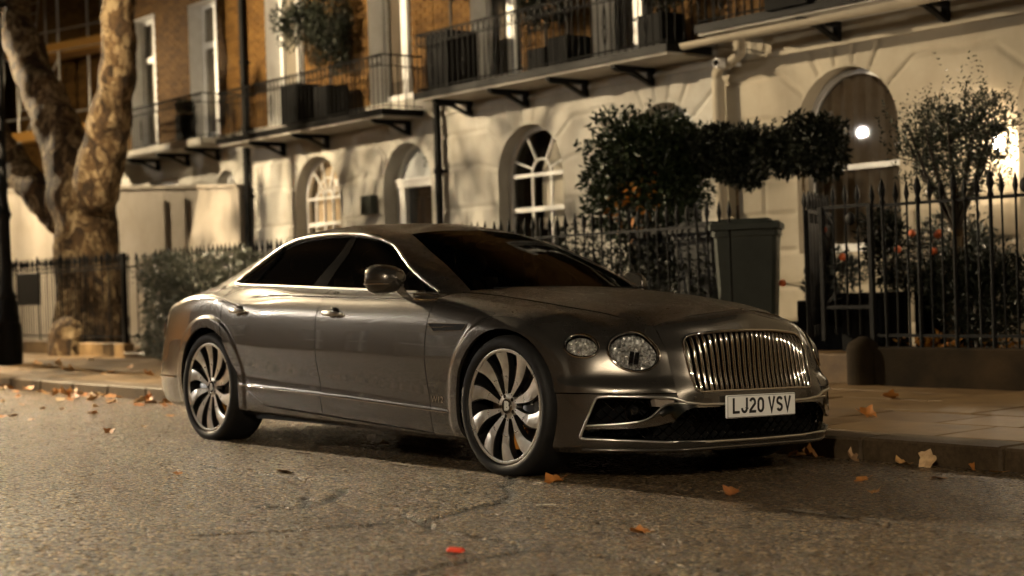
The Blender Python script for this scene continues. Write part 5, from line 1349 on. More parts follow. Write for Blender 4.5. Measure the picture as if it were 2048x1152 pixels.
def pipe(x, y, z0, z1, m, label, r=.055, hopper=None):
    t = empty('drainpipe', (x, y, z0), (0,0,0), label, 'drainpipe')
    mb = MB(); mb.tube([(0,0,0),(0,0,z1-z0)], r, 12); mb.obj('pipe', m, t, 60)
    z = .3
    while z < z1-z0: 
        mb = MB(); mb.lathe([(r,-.04),(r*1.28,-.035),(r*1.28,.035),(r,.04)], 12, Matrix.Translation((0,0,z))); mb.box((-.09,.02,z-.02),(.09,FYW-y,z+.02)); mb.obj('collar', m, t, 50); z += 1.15
    return t
pipe(-17.36, 7.40, .05, 7.0, M['iron'], 'black iron drainpipe beside the white boundary wall')
pipe(-11.80, 7.40, .05, 3.66, M['iron'], 'black drainpipe between the numbered door and the arched fan window')
t = pipe(-6.25, 7.39, .05, 3.28, M['stucco2'], 'cream painted drainpipe at the left edge of the warm lit house', .075)
mb = MB(); mb.tube([(0,0,3.2),(0,-.02,3.3),(.12,-.10,3.36),(.38,-.16,3.40),(.50,-.16,3.46),(.52,-.16,3.70)], .06, 12); mb.obj('swan_neck', M['stucco2'], t, 60)
# gutter of the warm house
t = empty('gutter', (-3.3, 6.78, 3.66), (0,0,0), 'cream half round gutter under the dark balcony of the warm lit house', 'gutter')
mb = MB(); n = 10
V = []; 
for xx in (-2.9, 2.7):
    V += [(xx, .07*math.cos(PI+PI*k/n), .07*math.sin(PI+PI*k/n)) for k in range(n+1)]
mb.add(V, [(k, k+1, n+1+k+1, n+1+k) for k in range(n)]); o = mb.obj('trough', M['stucco2'], t, 60)
# camera on the wall
t = empty('security_camera', (-6.0, 7.2, 3.44), (0,0,0), 'small round white security camera above the cream drainpipe', 'camera')
mb = MB(); mb.lathe([(.0,-.11),(.06,-.11),(.065,.05),(.05,.10),(.0,.10)], 18, Matrix.Rotation(PI/2, 4, 'X')); mb.box((-.02,.08,-.02),(.02,.30,.02)); mb.obj('housing', M['joinery'], t, 40)
mb = MB(); mb.lathe([(.0,.115),(.034,.112),(.04,.10)], 16, Matrix.Rotation(PI/2, 4, 'X')); mb.obj('camera_lens', M['black_gloss'], t, 60)
# the lit wall lantern
LP, LW, LC = LANTERN
t = empty('wall_lantern', LP, (0,0,0), 'lit wall lantern glowing behind the small olive tree', 'lantern')
mb = MB(); mb.ell((0,0,0),(.055,.055,.075),14,10); mb.obj('bulb', M['lit'], t, 60)
mb = MB(); mb.lathe([(.0,.20),(.03,.17),(.12,.12),(.11,.11)], 6); mb.lathe([(.08,-.14),(.09,-.12),(.0,-.16)], 6)
for k in range(6): a_ = PI*k/3; mb.obox((.085*math.cos(a_),.085*math.sin(a_),-.13),(.115*math.cos(a_),.115*math.sin(a_),.115),.008,.008)
mb.obox((0,0,.18),(0,.28,.18),.02,.02); mb.obj('lantern_frame', M['iron'], t, 30)
ld = bpy.data.lights.new('lantern_light', 'POINT'); ld.energy = LW; ld.color = LC; ld.shadow_soft_size = .09; lo = bpy.data.objects.new('lantern_light', ld); COL.objects.link(lo); lo.parent = t; lo.location = (0,-.0,0)
# ------------------------------------------------------------------ boundary wall / hoarding on the left
A_, B_ = Vector((-17.46,7.42,0)), Vector((-26.5,6.05,0)); d_ = (B_-A_); L_ = d_.length; ang = math.atan2(d_.y, d_.x)
t = empty('boundary_wall', A_, (0,0,ang), 'smooth cream boundary wall of tall panels behind the plane tree', 'wall')
zt = lambda u: 2.80+.055*u
x = 0.0; k = 0; wds = [1.55,.62,1.9,1.9,1.2,1.2,1.2]
while x < L_-.05:
    wd = min(wds[k%len(wds)], L_-x); mb = MB(); u0, u1 = x+.006, x+wd-.006
    mb.add([(u0,0,0),(u1,0,0),(u1,.14,0),(u0,.14,0),(u0,0,zt(u0)),(u1,0,zt(u1)),(u1,.14,zt(u1)),(u0,.14,zt(u0))], [(0,3,2,1),(4,5,6,7),(0,1,5,4),(1,2,6,5),(2,3,7,6),(3,0,4,7)])
    mb.obj('wall_panel', M['render'], t); x += wd; k += 1
mb = MB(); mb.add([(0,-.05,zt(0)+.001),(L_,-.05,zt(L_)+.001),(L_,.19,zt(L_)+.001),(0,.19,zt(0)+.001),(0,-.05,zt(0)+.06),(L_,-.05,zt(L_)+.06),(L_,.19,zt(L_)+.06),(0,.19,zt(0)+.06)], [(0,3,2,1),(4,5,6,7),(0,1,5,4),(1,2,6,5),(2,3,7,6),(3,0,4,7)]); mb.obj('coping', M['render'], t)
for u in (1.55, 2.17): MB().box((u-.05,.13,0),(u+.05,.20,2.7)).obj('wall_post', M['render'], t)
MB().cbox((1.5,-.06,0),(1.60,-.002,zt(1.5)-.02),.01).obj('wall_pier', M['render'], t)

# far left: building under repair with its wrap and scaffold
t = empty('wrapped_building', (-33, 11, 0), (0,0,math.radians(14)), 'dark building under repair half covered by a pale printed sheet at far left', 'building')
MB().box((-9,.8,0),(9.5,8,14)).obj('wall', M['brick'], t); 
mb = MB(); nx, nz = 26, 20; V = []
for i in range(nx+1):
    for j in range(nz+1): V.append((-9+7.4*i/nx, -.9+.10*math.sin(i*1.3+j*.4)*math.sin(j*.9), 1.2+7.6*j/nz))
mb.add(V, [tuple(f) for f in grid_faces(nx+1, nz+1)]); sh = mb.obj('wrap_sheet', M['sheet'], t, 80)
for (u, v, sx) in ((-3.2,6.4,.9),(-2.6,4.9,1.0),(-3.9,4.3,1.1),(-2.9,3.0,.8)):
    mb = MB()
    for k in range(5): mb.box((u+k*.17*sx, -1.06, v+.02*k), (u+k*.17*sx+.11*sx, -1.045, v+.02*k+.15))
    mb.obj('sheet_print', M['print'], sh)['kind'] = 'stuff'
for u in (3.3, 5.1):
    mb = MB(); mb.box((u,.55,5.6),(u+.1,.75,7.9)); mb.box((u+1.0,.55,5.6),(u+1.1,.75,7.9)); mb.box((u,.55,7.8),(u+1.1,.75,7.9)); mb.box((u+.5,.6,5.6),(u+.57,.7,7.8)); w_ = mb.obj('window', M['joinery'], t)
    mb = MB(); mb.add([(u+.1,.66,5.6),(u+1,.66,5.6),(u+1,.66,7.8),(u+.1,.66,7.8)], [(0,1,2,3)]); mb.obj('pane', M['house_glass'], w_)
t = empty('scaffold', (-30.6, 9.6, 0), (0,0,math.radians(14)), 'steel tube scaffold with an orange toe board and ladder between the tree limbs', 'scaffold')
for u in (-1.5, .2, 1.9):
    for v in (0, .9):
        mb = MB(); mb.tube([(u,v,0),(u,v,10)], .03, 8); mb.obj('standard', M['steel'], t, 60)
for z_ in (3.2, 5.0, 5.55, 7.1, 7.6, 9.0):
    mb = MB(); mb.tube([(-2,0,z_),(2.4,0,z_)], .026, 8); mb.obj('ledger', M['steel'], t, 60)
for z_ in (4.95, 7.05):
    for v in (.1,.34,.58): MB().box((-1.9,v,z_),(2.3,v+.22,z_+.045)).obj('board', M['yellow'], t)
MB().box((-1.9,-.03,4.98),(2.3,.0,5.22)).obj('toe_board', M['yellow'], t); MB().box((-1.9,-.03,7.1),(2.3,.0,7.3)).obj('toe_board', M['yellow'], t)
mb = MB(); mb.tube([(-1.4,.1,5.1),(.1,.1,7.0)], .024, 8); mb.obj('brace', M['steel'], t, 60)
mb = MB()
for s in (-.2,.2): mb.tube([(-1.1+s,-.12,5.6),(-.95+s,.25,9.2)], .022, 6)
for k in range(13): mb.tube([(-1.3+.013*k,-.12+.03*k,5.75+.27*k),(-.9+.013*k,-.12+.03*k,5.75+.27*k)], .015, 6)
mb.obj('ladder', M['steel'], t, 60)
mb = MB(); mb.box((-.2,.2,2.6),(.35,.26,4.9)); mb.obj('debris_net', M['green'], t)

# ------------------------------------------------------------------ plane tree
def skin_tree(name, chains, m, parent, sub=2, disp=.06, size=.35):
    V = []; E = []; R = []; key = {}
    for ch in chains:
        prev = None
        for (p, r) in ch:
            k = tuple(round(c, 3) for c in p)
            if k not in key: key[k] = len(V); V.append(p); R.append(r)
            if prev is not None and prev != key[k]: E.append((prev, key[k]))
            prev = key[k]
    me = bpy.data.meshes.new(name); me.from_pydata(V, E, []); o = link(name, me, parent)
    o.modifiers.new('skin', 'SKIN').use_smooth_shade = True
    for i, sv in enumerate(me.skin_vertices[0].data): sv.radius = (R[i], R[i]); sv.use_root = i == 0
    s = o.modifiers.new('sub', 'SUBSURF'); s.levels = s.render_levels = sub
    tx = bpy.data.textures.new(name, 'CLOUDS'); tx.noise_scale = size; tx.noise_depth = 4
    d = o.modifiers.new('disp', 'DISPLACE'); d.texture = tx; d.strength = disp; d.texture_coords = 'LOCAL'; d.mid_level = .5
    dg = bpy.context.evaluated_depsgraph_get(); m2 = bpy.data.meshes.new_from_object(o.evaluated_get(dg)); o.modifiers.clear(); o.data = m2; m2.materials.clear(); m2.materials.append(m); m2.polygons.foreach_set('use_smooth', [True]*len(m2.polygons)); m2.name = name
    return o
TX, TY_ = -19.05, 5.25
tree = empty('plane_tree', (TX, TY_, 0), (0,0,0), 'massive old plane tree with mottled bark forking low at left', 'tree')
def tp(px, z, y=0): return (px-TX, y, z)
tr = skin_tree('trunk', [
 [(tp(-19.1,-.2),.80),(tp(-19.1,.3),.70),(tp(-19.12,1.0),.60),(tp(-19.15,1.9),.58),(tp(-19.3,2.75),.60),(tp(-19.75,3.5),.50),(tp(-20.35,4.35,-.05),.41),(tp(-21.1,5.2,-.1),.38),(tp(-21.75,6.1,-.1),.36),(tp(-22.5,7.3,0),.33),(tp(-23.2,8.8,.2),.30)],
], M['bark'], tree, 3, .22, .5)
skin_tree('limb', [[(tp(-18.95,2.3),.42),(tp(-18.65,3.1,.03),.46),(tp(-18.3,3.8,.05),.38),(tp(-18.0,4.5,.1),.32),(tp(-17.82,5.2,.1),.30),(tp(-17.85,6.1,.1),.29),(tp(-17.8,7.4,.2),.27),(tp(-17.6,9,.3),.24)]], M['bark'], tree, 3, .18, .45)
skin_tree('limb', [[(tp(-19.5,2.2,-.1),.36),(tp(-20.15,2.75,-.3),.34),(tp(-20.8,3.2,-.45),.30),(tp(-21.4,3.75,-.55),.27),(tp(-22.0,4.5,-.6),.25),(tp(-22.6,5.4,-.6),.22)]], M['bark'], tree, 3, .18, .4)
skin_tree('root', [[(tp(-19.4,.5),.5),(tp(-20.0,.12,-.3),.28)]], M['bark'], tree, 3, .12, .4)
rr = random.Random(5)
rb = skin_tree('root_burl', [[((.55,-.62,-.05),.34),((.58,-.66,.35),.36),((.50,-.60,.75),.24)],[((.58,-.66,.35),.36),((.95,-.62,.15),.26)],[((.58,-.66,.35),.36),((.22,-.62,.15),.24)],[((.58,-.66,.35),.36),((.72,-.82,.55),.2)]], M['bark'], tree, 3, .13, .22)
for q in (( -1.75,-.92,2.95),(-1.85,-.9,2.8)):
    mb = MB(); mb.tube([q,(q[0]-.25,q[1]-.15,q[2]+.06),(q[0]-.4,q[1]-.2,q[2]+.0)], [.02,.012,.004], 5); mb.obj('twig', M['twig'], tree, 60)

# ------------------------------------------------------------------ iron fences
def spear(h, tip, r=.0095):   # bar from 0 to h with a spear head of height tip
    mb = MB(); mb.tube([(0,0,0),(0,0,h)], r, 6, cap=False); mb.lathe([(r,h-.02),(r*1.9,h),(r*1.2,h+tip*.12),(r*1.5,h+tip*.2),(r*2.7,h+tip*.42),(r*1.6,h+tip*.72),(.001,h+tip)], 6); return mb.me('railing_bar', M['iron'], 40)
def urn(h, tip, r=.016):
    mb = MB(); mb.tube([(0,0,0),(0,0,h)], r, 8, cap=False); mb.lathe([(r,h-.02),(r*1.7,h),(r*1.0,h+tip*.15),(r*1.7,h+tip*.35),(r*2.0,h+tip*.5),(r*1.3,h+tip*.75),(.001,h+tip)], 10); return mb.me('standard_bar', M['iron'], 50)
def fence(label, x0, x1, y, zb, zr, ztip, step, rails, group=None, urns=0, direction='x', seed=0):
    f = empty('railing_fence', (x0, y, zb), (0,0,0 if direction == 'x' else PI/2), label, 'fence', group); L = x1-x0; n = max(1, round(L/step)); r_ = random.Random(seed)
    A1, A2 = spear(zr-zb, ztip-zr), urn(zr-zb+.02, ztip-zr+.02)
    for i in range(n+1):
        u = urns and i % urns == urns//2
        link('standard_bar' if u else 'railing_bar', A2 if u else A1, f, (L*i/n+r_.uniform(-.006,.006), 0, 0), (r_.uniform(-.008,.008), r_.uniform(-.008,.008), r_.uniform(0,1)))
    for zz in rails: MB().box((-.02,-.008,zz-zb-.013),(L+.02,.008,zz-zb+.013)).obj('rail', M['iron'], f)
    return f
fr_ = fence('black spear railing on the low wall in front of the olive tree', -1.92, .9, FY, .36, 1.545, 1.735, .112, (1.545,.46), urns=3, seed=3)
fm_ = fence('long black spear railing along the hedge behind the parked car', -11.2, -3.55, FY, .36, 1.50, 1.70, .135, (1.47,.46), seed=5)
fl_ = fence('black railing with spear tops around the foot of the plane tree', -21.1, -16.35, FY, .27, 1.50, 1.70, .105, (1.44,1.50,.36), urns=9, seed=7)
fh_ = fence('black railing with dense tips above the clipped grey hedge', -15.3, -11.25, FY+.05, .20, 1.50, 1.70, .125, (1.45,.3), seed=9)
fs_ = fence('short black railing returning from the street beside the tree', 0, 2.1, FY, .27, 1.50, 1.68, .15, (1.45,.36), direction='y', seed=11); fs_.location = (-16.3, FY+.05, .27)
MB().cbox((.55,-.05,.62),(1.5,-.02,1.18),.01).obj('mesh_box', M['iron'], fl_)
MB().cbox((4.72,-.035,-.02),(4.80,.035,1.40),.01).obj('fence_post', M['iron'], fl_)
# gate on the right (closed leaf) and the leaf standing open beside it
def gate(label, W_, rot, loc):
    g = empty('iron_gate', loc, (0,0,rot), label, 'gate'); A1 = spear(1.40, .19, .0095); z0 = .10
    for x_ in (0, W_): MB().cbox((x_-.022,-.022,z0-.05),(x_+.022,.022,1.21),.004).obj('stile', M['iron'], g)
    for z_ in (1.20,.34): MB().box((.023,-.012,z_-.015),(W_-.023,.012,z_+.015)).obj('rail', M['iron'], g)
    n = max(2, round(W_/.125))
    for i in range(1, n): link('railing_bar', spear(1.10,.19) if i == 1 else A1m, g, (W_*i/n, 0, z0)) if False else link('railing_bar', GB, g, (W_*i/n, 0, z0))
    for (a_, b_) in (((.03,.0,.36),(.14,0,.47)),((.03,0,1.17),(.13,0,1.06))): mb = MB(); mb.obox(a_, b_, .012, .018); mb.obj('brace', M['iron'], g)
    return g
GB = spear(1.10, .19); 
gate('open framed iron gate with spear bars left of the low wall', .52, 0, (-2.47, FY, .36))
g2 = gate('black iron gate swung open and seen edge on beside the green bin', 1.05, math.radians(118), (-2.62, FY-.02, .34))
for k in range(7): link('railing_bar', GB, g2, (.07+.145*k, .03, .1))
MB().box((.04,-.006,.2),(1.0,-.002,1.1)).obj('gate_sheet', M['iron'], g2)
mb = MB(); mb.ell((0,-.02,0),(.05,.025,.06),12,8); 
for xg in (-2.13,-.45): tag(link('round_padlock', mb.me('round_padlock', M['iron'], 60), None, (xg, FY-.015, 1.45 if xg < -2 else 1.62)), 'round black ornament fixed to the gate rail' if xg < -2 else 'round black ornament between the spear tips at right', 'ornament')
# low walls under the fences
def low_wall(label, x0, x1, y0, y1, z1, m, cope=True, blocks=None):
    t = empty('low_wall', (x0, y0, 0), (0,0,0), label, 'wall'); L = x1-x0
    xs_ = [0]+(blocks or [])+[L]
    for a_, b_ in zip(xs_[:-1], xs_[1:]):
        mb = MB(); mb.cbox((a_+.003,0,-.05),(b_-.003,y1-y0,z1),.012); mb.obj('wall_block', m, t, 30)
    return t
low_wall('low dark stained wall under the spear railing at right', -1.98, 3.2, FY-.10, FY+.10, .365, M['dark_stone'], blocks=[1.7,3.4])
low_wall('low wall under the long railing behind the car', -11.2, -3.5, FY-.09, FY+.09, .35, M['dark_stone'], blocks=[1.9,3.8,5.7])
low_wall('pale low stone plinth left of the tree root burl', -21.3, -19.25, FY-.09, FY+.09, .28, M['slab2'], blocks=[1.0])
low_wall('pale low stone plinth right of the tree root burl', -17.95, -16.25, FY-.09, FY+.09, .26, M['slab2'])
low_wall('stone edging beside the steps near the grey hedge', -16.22, -14.6, FY+.35, FY+.5, .28, M['slab2'])
t = empty('doorstep', (-16.2, FY-.15, 0), (0,0,0), 'two worn stone steps between the tree railing and the hedge', 'steps')
MB().cbox((0,0,.0),(1.5,.9,.13),.015).obj('step', M['slab2'], t); MB().cbox((.05,.3,.13),(1.5,.95,.22),.015).obj('step', M['slab2'], t)
t = empty('gate_step', (-3.3, FY-.02, 0), (0,0,0), 'stone threshold step under the open iron gate', 'steps'); MB().cbox((0,0,0),(1.3,.5,.30),.015).obj('step', M['slab'], t)
# rounded end stone of the low wall
mb = MB(); V = []
for j in range(9):
    z_ = .41*j/8; r = .13*(1-.0*(j/8))*(1 if j < 6 else math.sqrt(max(0,1-((j-6)/2.05)**2))*1)+.0
    V += [(r*math.cos(2*PI*k/18)*1.1, r*math.sin(2*PI*k/18)*1.0, z_) for k in range(18)]
mb.add(V, [(j*18+k, j*18+(k+1)%18, (j+1)*18+(k+1)%18, (j+1)*18+k) for j in range(8) for k in range(18)]+[tuple(range(8*18, 9*18))])
tag(mb.obj('end_stone', M['dark_stone'], None, 50, loc=(-2.02, FY-.06, KZ-.01)), 'rounded stone at the left end of the low dark wall', 'stone')

# ------------------------------------------------------------------ wheelie bins
def bin_(label, loc, rot, m, W_=.60, D_=.62, Hh=1.36, lidm=None):
    t = empty('wheelie_bin', loc, (0,0,rot), label, 'bin')
    mb = MB(); zs_ = (.06, Hh); f = [(.80, 0), (1.0, Hh)]
    V = []
    for k, z_ in ((.80,.06),(.985,Hh-.06),(1.04,Hh-.055),(1.04,Hh)):
        a_, b_ = W_/2*k, D_/2*k; V += [(-a_+.03,-b_,z_),(a_-.03,-b_,z_),(a_,-b_+.03,z_),(a_,b_-.03,z_),(a_-.03,b_,z_),(-a_+.03,b_,z_),(-a_,b_-.03,z_),(-a_,-b_+.03,z_)]
    mb.add(V, [(l*8+k, l*8+(k+1)%8, l*8+8+(k+1)%8, l*8+8+k) for l in range(3) for k in range(8)]+[tuple(range(7,-1,-1)), tuple(range(24,32))]); mb.obj('bin_body', m, t, 30)
    lm = MB(); lm.cbox((-W_*.56,-D_*.60,Hh+.004),(W_*.56,D_*.54,Hh+.075),.02); lm.cbox((-W_*.40,-D_*.45,Hh+.075),(W_*.40,D_*.4,Hh+.105),.02)
    for xx in (-.2,.1): lm.box((xx,D_*.5,Hh-.0),(xx+.1,D_*.62,Hh+.06))
    lm.obj('bin_lid', lidm or m, t, 30)
    mb = MB(); mb.tube([(-W_*.42,D_*.62,Hh-.0),(W_*.42,D_*.62,Hh-.0)], .018, 8); mb.obj('bin_handle', m, t, 60)
    for s in (-1,1): mb = MB(); mb.lathe([(.0,-.025),(.10,-.025),(.10,.025),(.0,.025)], 20, Matrix.Translation((s*W_*.44, D_*.42, .10)) @ Matrix.Rotation(PI/2, 4, 'Y')); mb.obj('bin_wheel', M['black_plastic'], t, 40)
    return t
bin_('grey green wheelie bin with its lid shut beside the open iron gate', (-3.66, FY+.36, .06), math.radians(37), M['bin'], .58, .62, 1.36)
bin_('dark wheelie bin behind the railing left of the green bin', (-4.18, FY+.50, .06), math.radians(-4), M['bin_dark'], .60, .66, 1.36)
bin_('dark wheelie bin behind the hedge, farthest left of the three bins', (-4.85, FY+.62, .06), math.radians(6), M['bin_dark'], .60, .66, 1.34)

# ------------------------------------------------------------------ plants
def leaves(name, blobs, n, L_, W_, m, parent, seed, droop=.2, curl=.25, shell=.55, up=.0):
    q = np.random.RandomState(seed); wts = np.array([b[2] if len(b) > 2 else b[1][0]*b[1][1]*b[1][2] for b in blobs], float); wts /= wts.sum(); idx = q.choice(len(blobs), n, p=wts)
    c = np.array([b[0] for b in blobs])[idx]; R = np.array([b[1] for b in blobs])[idx]
    d = q.normal(size=(n,3)); d /= np.linalg.norm(d, axis=1)[:,None]; rad = q.uniform(shell**3, 1, n)**(1/3.); P = c+d*R*rad[:,None]
    ax = d+q.normal(size=(n,3))*.75+np.array([0,0,up-droop]); ax /= np.linalg.norm(ax, axis=1)[:,None]
    s = np.cross(ax, q.normal(size=(n,3))); s /= np.linalg.norm(s, axis=1)[:,None]; nn = np.cross(s, ax)
    l = (L_*q.uniform(.6,1.25,n))[:,None]; w_ = (W_*q.uniform(.7,1.2,n))[:,None]
    V = np.stack([P, P+ax*l*.45+s*w_*.5+nn*l*curl*.25, P+ax*l-nn*l*curl*.15, P+ax*l*.45-s*w_*.5+nn*l*curl*.25], 1).reshape(-1,3)
    F = np.arange(4*n).reshape(-1,4); F = np.vstack([F[:,[0,1,2]], F[:,[0,2,3]]])
    me = bpy.data.meshes.new(name); me.vertices.add(len(V)); me.vertices.foreach_set('co', V.ravel().astype(np.float32)); me.loops.add(F.size); me.loops.foreach_set('vertex_index', F.ravel().astype(np.int32)); me.polygons.add(len(F)); me.polygons.foreach_set('loop_start', np.arange(0, F.size, 3, dtype=np.int32)); me.update(calc_edges=True); me.validate(); me.materials.append(m)
    o = link(name, me, parent); o['kind'] = 'stuff'; return o
def blobs(c, R, n, seed, k=.45):
    q = random.Random(seed); out = [(c, tuple(r*.72 for r in R))]
    for i in range(n):
        while True:
            d = (q.gauss(0,1), q.gauss(0,1), q.gauss(0,1)); l = math.sqrt(sum(v*v for v in d))
            if l > .3: break
        s = q.uniform(.28,.5)
        out.append((tuple(c[j]+R[j]*.72*d[j]/l for j in range(3)), tuple(R[j]*s for j in range(3))))
    return out
def sprigs(name, base, n, seed, L_, m, parent, leaf=(.045,.013), spread=.8, up=.7, pairs=9):
    q = random.Random(seed); V = []; F = []
    for i in range(n):
        b = Vector(base(q)); d = Vector((q.gauss(0,spread), q.gauss(0,spread), up+q.random()*.5)).normalized(); ll = L_*q.uniform(.6,1.2); bend = Vector((q.gauss(0,.25), q.gauss(0,.25), 0))
        for k in range(pairs):
            t = (k+1)/pairs; p = b+d*ll*t+bend*ll*t*t*.5
            for sd in (-1,1):
                a_ = q.uniform(0,2*PI); s = d.cross(Vector((math.cos(a_), math.sin(a_), .3))).normalized()*sd; ax = (d*.6+s).normalized(); wv = ax.cross(d).normalized()
                l = leaf[0]*q.uniform(.7,1.2)*(1-.4*t); w_ = leaf[1]; n0 = len(V)
                V += [p, p+ax*l*.5+wv*w_*.5, p+ax*l, p+ax*l*.5-wv*w_*.5]; F += [(n0,n0+1,n0+2),(n0,n0+2,n0+3)]
    o = link(name, mesh(name, [tuple(v) for v in V], F, m), parent); o['kind'] = 'stuff'; return o
def stem(pts, r, parent, m=None, name='trunk'): mb = MB(); mb.tube(pts, r, 8); return mb.obj(name, m or M['twig'], parent, 60)

# street tree standing between the lamp and the houses, just out of view: it throws the branch shadows
st = empty('street_tree', (-15.9, 1.75, KZ), (0,0,0), 'thin street tree beside the lamp just outside the left edge', 'tree')
q_ = random.Random(12); offv = lambda p: ((p[0]-15.9-6.29)*.357+(p[1]+1.75+5.98)*.934)*-1 if False else ((p[0]-15.9-6.29)*.3567+(p[1]+1.75+5.98)*.9342); mb = MB(); mb.tube([(0,0,0),(.03,0,1.5),(.0,-.05,3.0),(.1,-.2,4.2)], [.13,.11,.09,.07], 10); tips = []
for k in range(60):
    a_ = q_.uniform(0, 2*PI); z0 = q_.uniform(2.2,4.2); L_ = q_.uniform(1.0,2.4); p0 = Vector((.05,-.1,z0)); d = Vector((math.cos(a_)+.35, math.sin(a_)-.45, q_.uniform(.25,.8))).normalized(); p1 = p0+d*L_*.5; p2 = p1+(d+Vector((q_.gauss(0,.3),q_.gauss(0,.3),.1)))*L_*.5
    if max(offv(p1), offv(p2)) > -.9: continue
    mb.tube([p0,p1,p2], [.05,.032,.015], 6); tips += [p1,p2,(p1+p2)/2]
    for j in range(4):
        e = p1+(p2-p1)*q_.random(); f_ = e+Vector((q_.gauss(0,.5),q_.gauss(0,.5),q_.gauss(.1,.35)))
        if offv(f_) < -.7: mb.tube([e,f_], [.014,.005], 5); tips.append(f_)
for k in range(34):
    tgt = Vector((q_.uniform(.2,1.3), q_.uniform(-2.9,-.4), q_.uniform(4.2,5.9)))
    if offv(tgt) > -.75: continue
    p0 = Vector((.08,-.15,q_.uniform(3.2,4.2))); p1 = (p0+tgt)/2+Vector((q_.gauss(0,.12),q_.gauss(0,.12),.15)); mb.tube([p0,p1,tgt], [.035,.022,.010], 6); tips += [tgt, (p1+tgt)/2]
    for j in range(3):
        e = p1+(tgt-p1)*q_.random(); f_ = e+Vector((q_.gauss(0,.35),q_.gauss(0,.35),q_.gauss(.05,.25)))
        if offv(f_) < -.7: mb.tube([e,f_], [.011,.004], 5); tips.append(f_)
mb.obj('trunk', M['bark'], st, 60)
leaves('foliage', [(tuple(p),(.26,.26,.22),1) for p in tips], 1500, .11, .085, M['autumn'], st, 19, .3, .3, .1)

# big laurel bush behind the car bonnet
t = empty('laurel_bush', (-5.25, 5.2, 0), (0,0,0), 'big dark laurel bush with a few orange leaves above the long railing', 'bush')
B_ = blobs((0,0,2.20), (.72,.62,.56), 26, 11)+[((-.25,.0,1.75),(.55,.45,.35)),((.35,0,1.85),(.45,.4,.35))]
leaves('foliage', B_, 12000, .080, .038, M['laurel'], t, 21, .15, .3, .25)
leaves('dry_leaves', [((.05,-.25,1.72),(.35,.2,.30)),((.25,-.3,2.0),(.15,.12,.2))], 90, .09, .045, M['autumn'], t, 22, .6)
sprigs('shoots', lambda q: (q.uniform(-.6,.5), q.uniform(-.4,.4), q.uniform(2.5,2.62)), 26, 3, .22, M['laurel'], t, (.075,.034), .5, .8, 4)
sprigs('shoots', lambda q: (q.uniform(-.72,-.6), q.uniform(-.4,.4), q.uniform(1.8,2.4)), 14, 4, .20, M['laurel'], t, (.075,.034), .9, .2, 4)
for k in range(5): stem([(rnd.uniform(-.2,.2), rnd.uniform(-.2,.2), 0),(rnd.uniform(-.4,.4), rnd.uniform(-.3,.3), 1.9)], [.03,.012], t)
# two clipped standards
for lab, bx, by, cz_, R, sd in (('ball clipped standard tree on a thin stem behind the bins, touching the laurel bush', -4.14, 5.35, 2.17, (.37,.37,.29), 31), ('wider clipped standard tree on a thin stem left of the curtained window', -3.30, 5.35, 2.17, (.44,.42,.33), 32)):
    t = empty('standard_tree', (bx, by, 0), (0,0,0), lab, 'tree', None)
    leaves('foliage', blobs((0,0,cz_), R, 18, sd), 7500, .070, .032, M['dark_leaf'], t, sd+10, .35, .3, .45)
    sprigs('shoots', lambda q: (q.uniform(-.4,.4), q.uniform(-.35,.35), cz_+.18), 20, sd, .14, M['dark_leaf'], t, (.06,.026), .7, .6, 4)
    stem([(0,0,.3),(.01,0,1.1),(0,.01,cz_-.1)], [.018,.016,.015], t, M['bark'])
    mb = MB(); mb.cbox((-.22,-.22,.05),(.22,.22,.55),.01); mb.obj('planter_box', M['planter'], t)
# hedge behind the middle railing
t = tag(leaves('clipped_hedge', [((x,5.0+rnd.uniform(-.12,.12),rnd.uniform(.5,1.34)),(.34,.26,.30)) for x in np.linspace(-8.6,-4.0,60)], 26000, .06, .028, M['dark_leaf'], None, 51, .2), 'dark garden hedge behind the long spear railing', 'hedge', kind='stuff')
# grey hedge left of the car's boot
t = tag(leaves('grey_hedge', [((x,4.0+.18*math.sin(x*3)+rnd.uniform(-.1,.1),z),(.38,.36,.26)) for x in np.linspace(-14.2,-11.4,14) for z in (.35,.75,1.10,1.32)], 17000, .065, .030, M['hedge'], None, 52, .1), 'clipped grey green hedge bulging over the pavement behind the car boot', 'hedge', kind='stuff')
# olive tree
t = empty('olive_tree', (-1.62, 5.3, 0), (0,0,0), 'feathery young olive tree in front of the lit wall lantern', 'tree')
B_ = blobs((.05,0,2.02), (.55,.48,.46), 22, 61)
leaves('foliage', B_, 3800, .066, .020, M['olive'], t, 62, -.1, .2, .2, .4)
sprigs('shoots', lambda q: (q.uniform(-.45,.45), q.uniform(-.35,.35), q.uniform(1.9,2.25)), 120, 63, .36, M['olive'], t, (.062,.018), .55, .9, 10)
sprigs('shoots', lambda q: (q.uniform(.25,.4), q.uniform(-.2,.2), q.uniform(2.1,2.2)), 12, 64, .55, M['olive'], t, (.062,.018), .25, .55, 13)
stem([(-.05,0,.2),(-.02,0,.8),(.03,.02,1.25),(.02,0,1.7)], [.062,.055,.05,.035], t, M['bark'])
for k in range(12): a_ = k*2*PI/12; stem([(.03,0,1.3+.04*(k%4)),(.25*math.cos(a_),.22*math.sin(a_),1.8),(.42*math.cos(a_),.38*math.sin(a_),2.25)], [.025,.014,.005], t, M['twig'], 'branch')
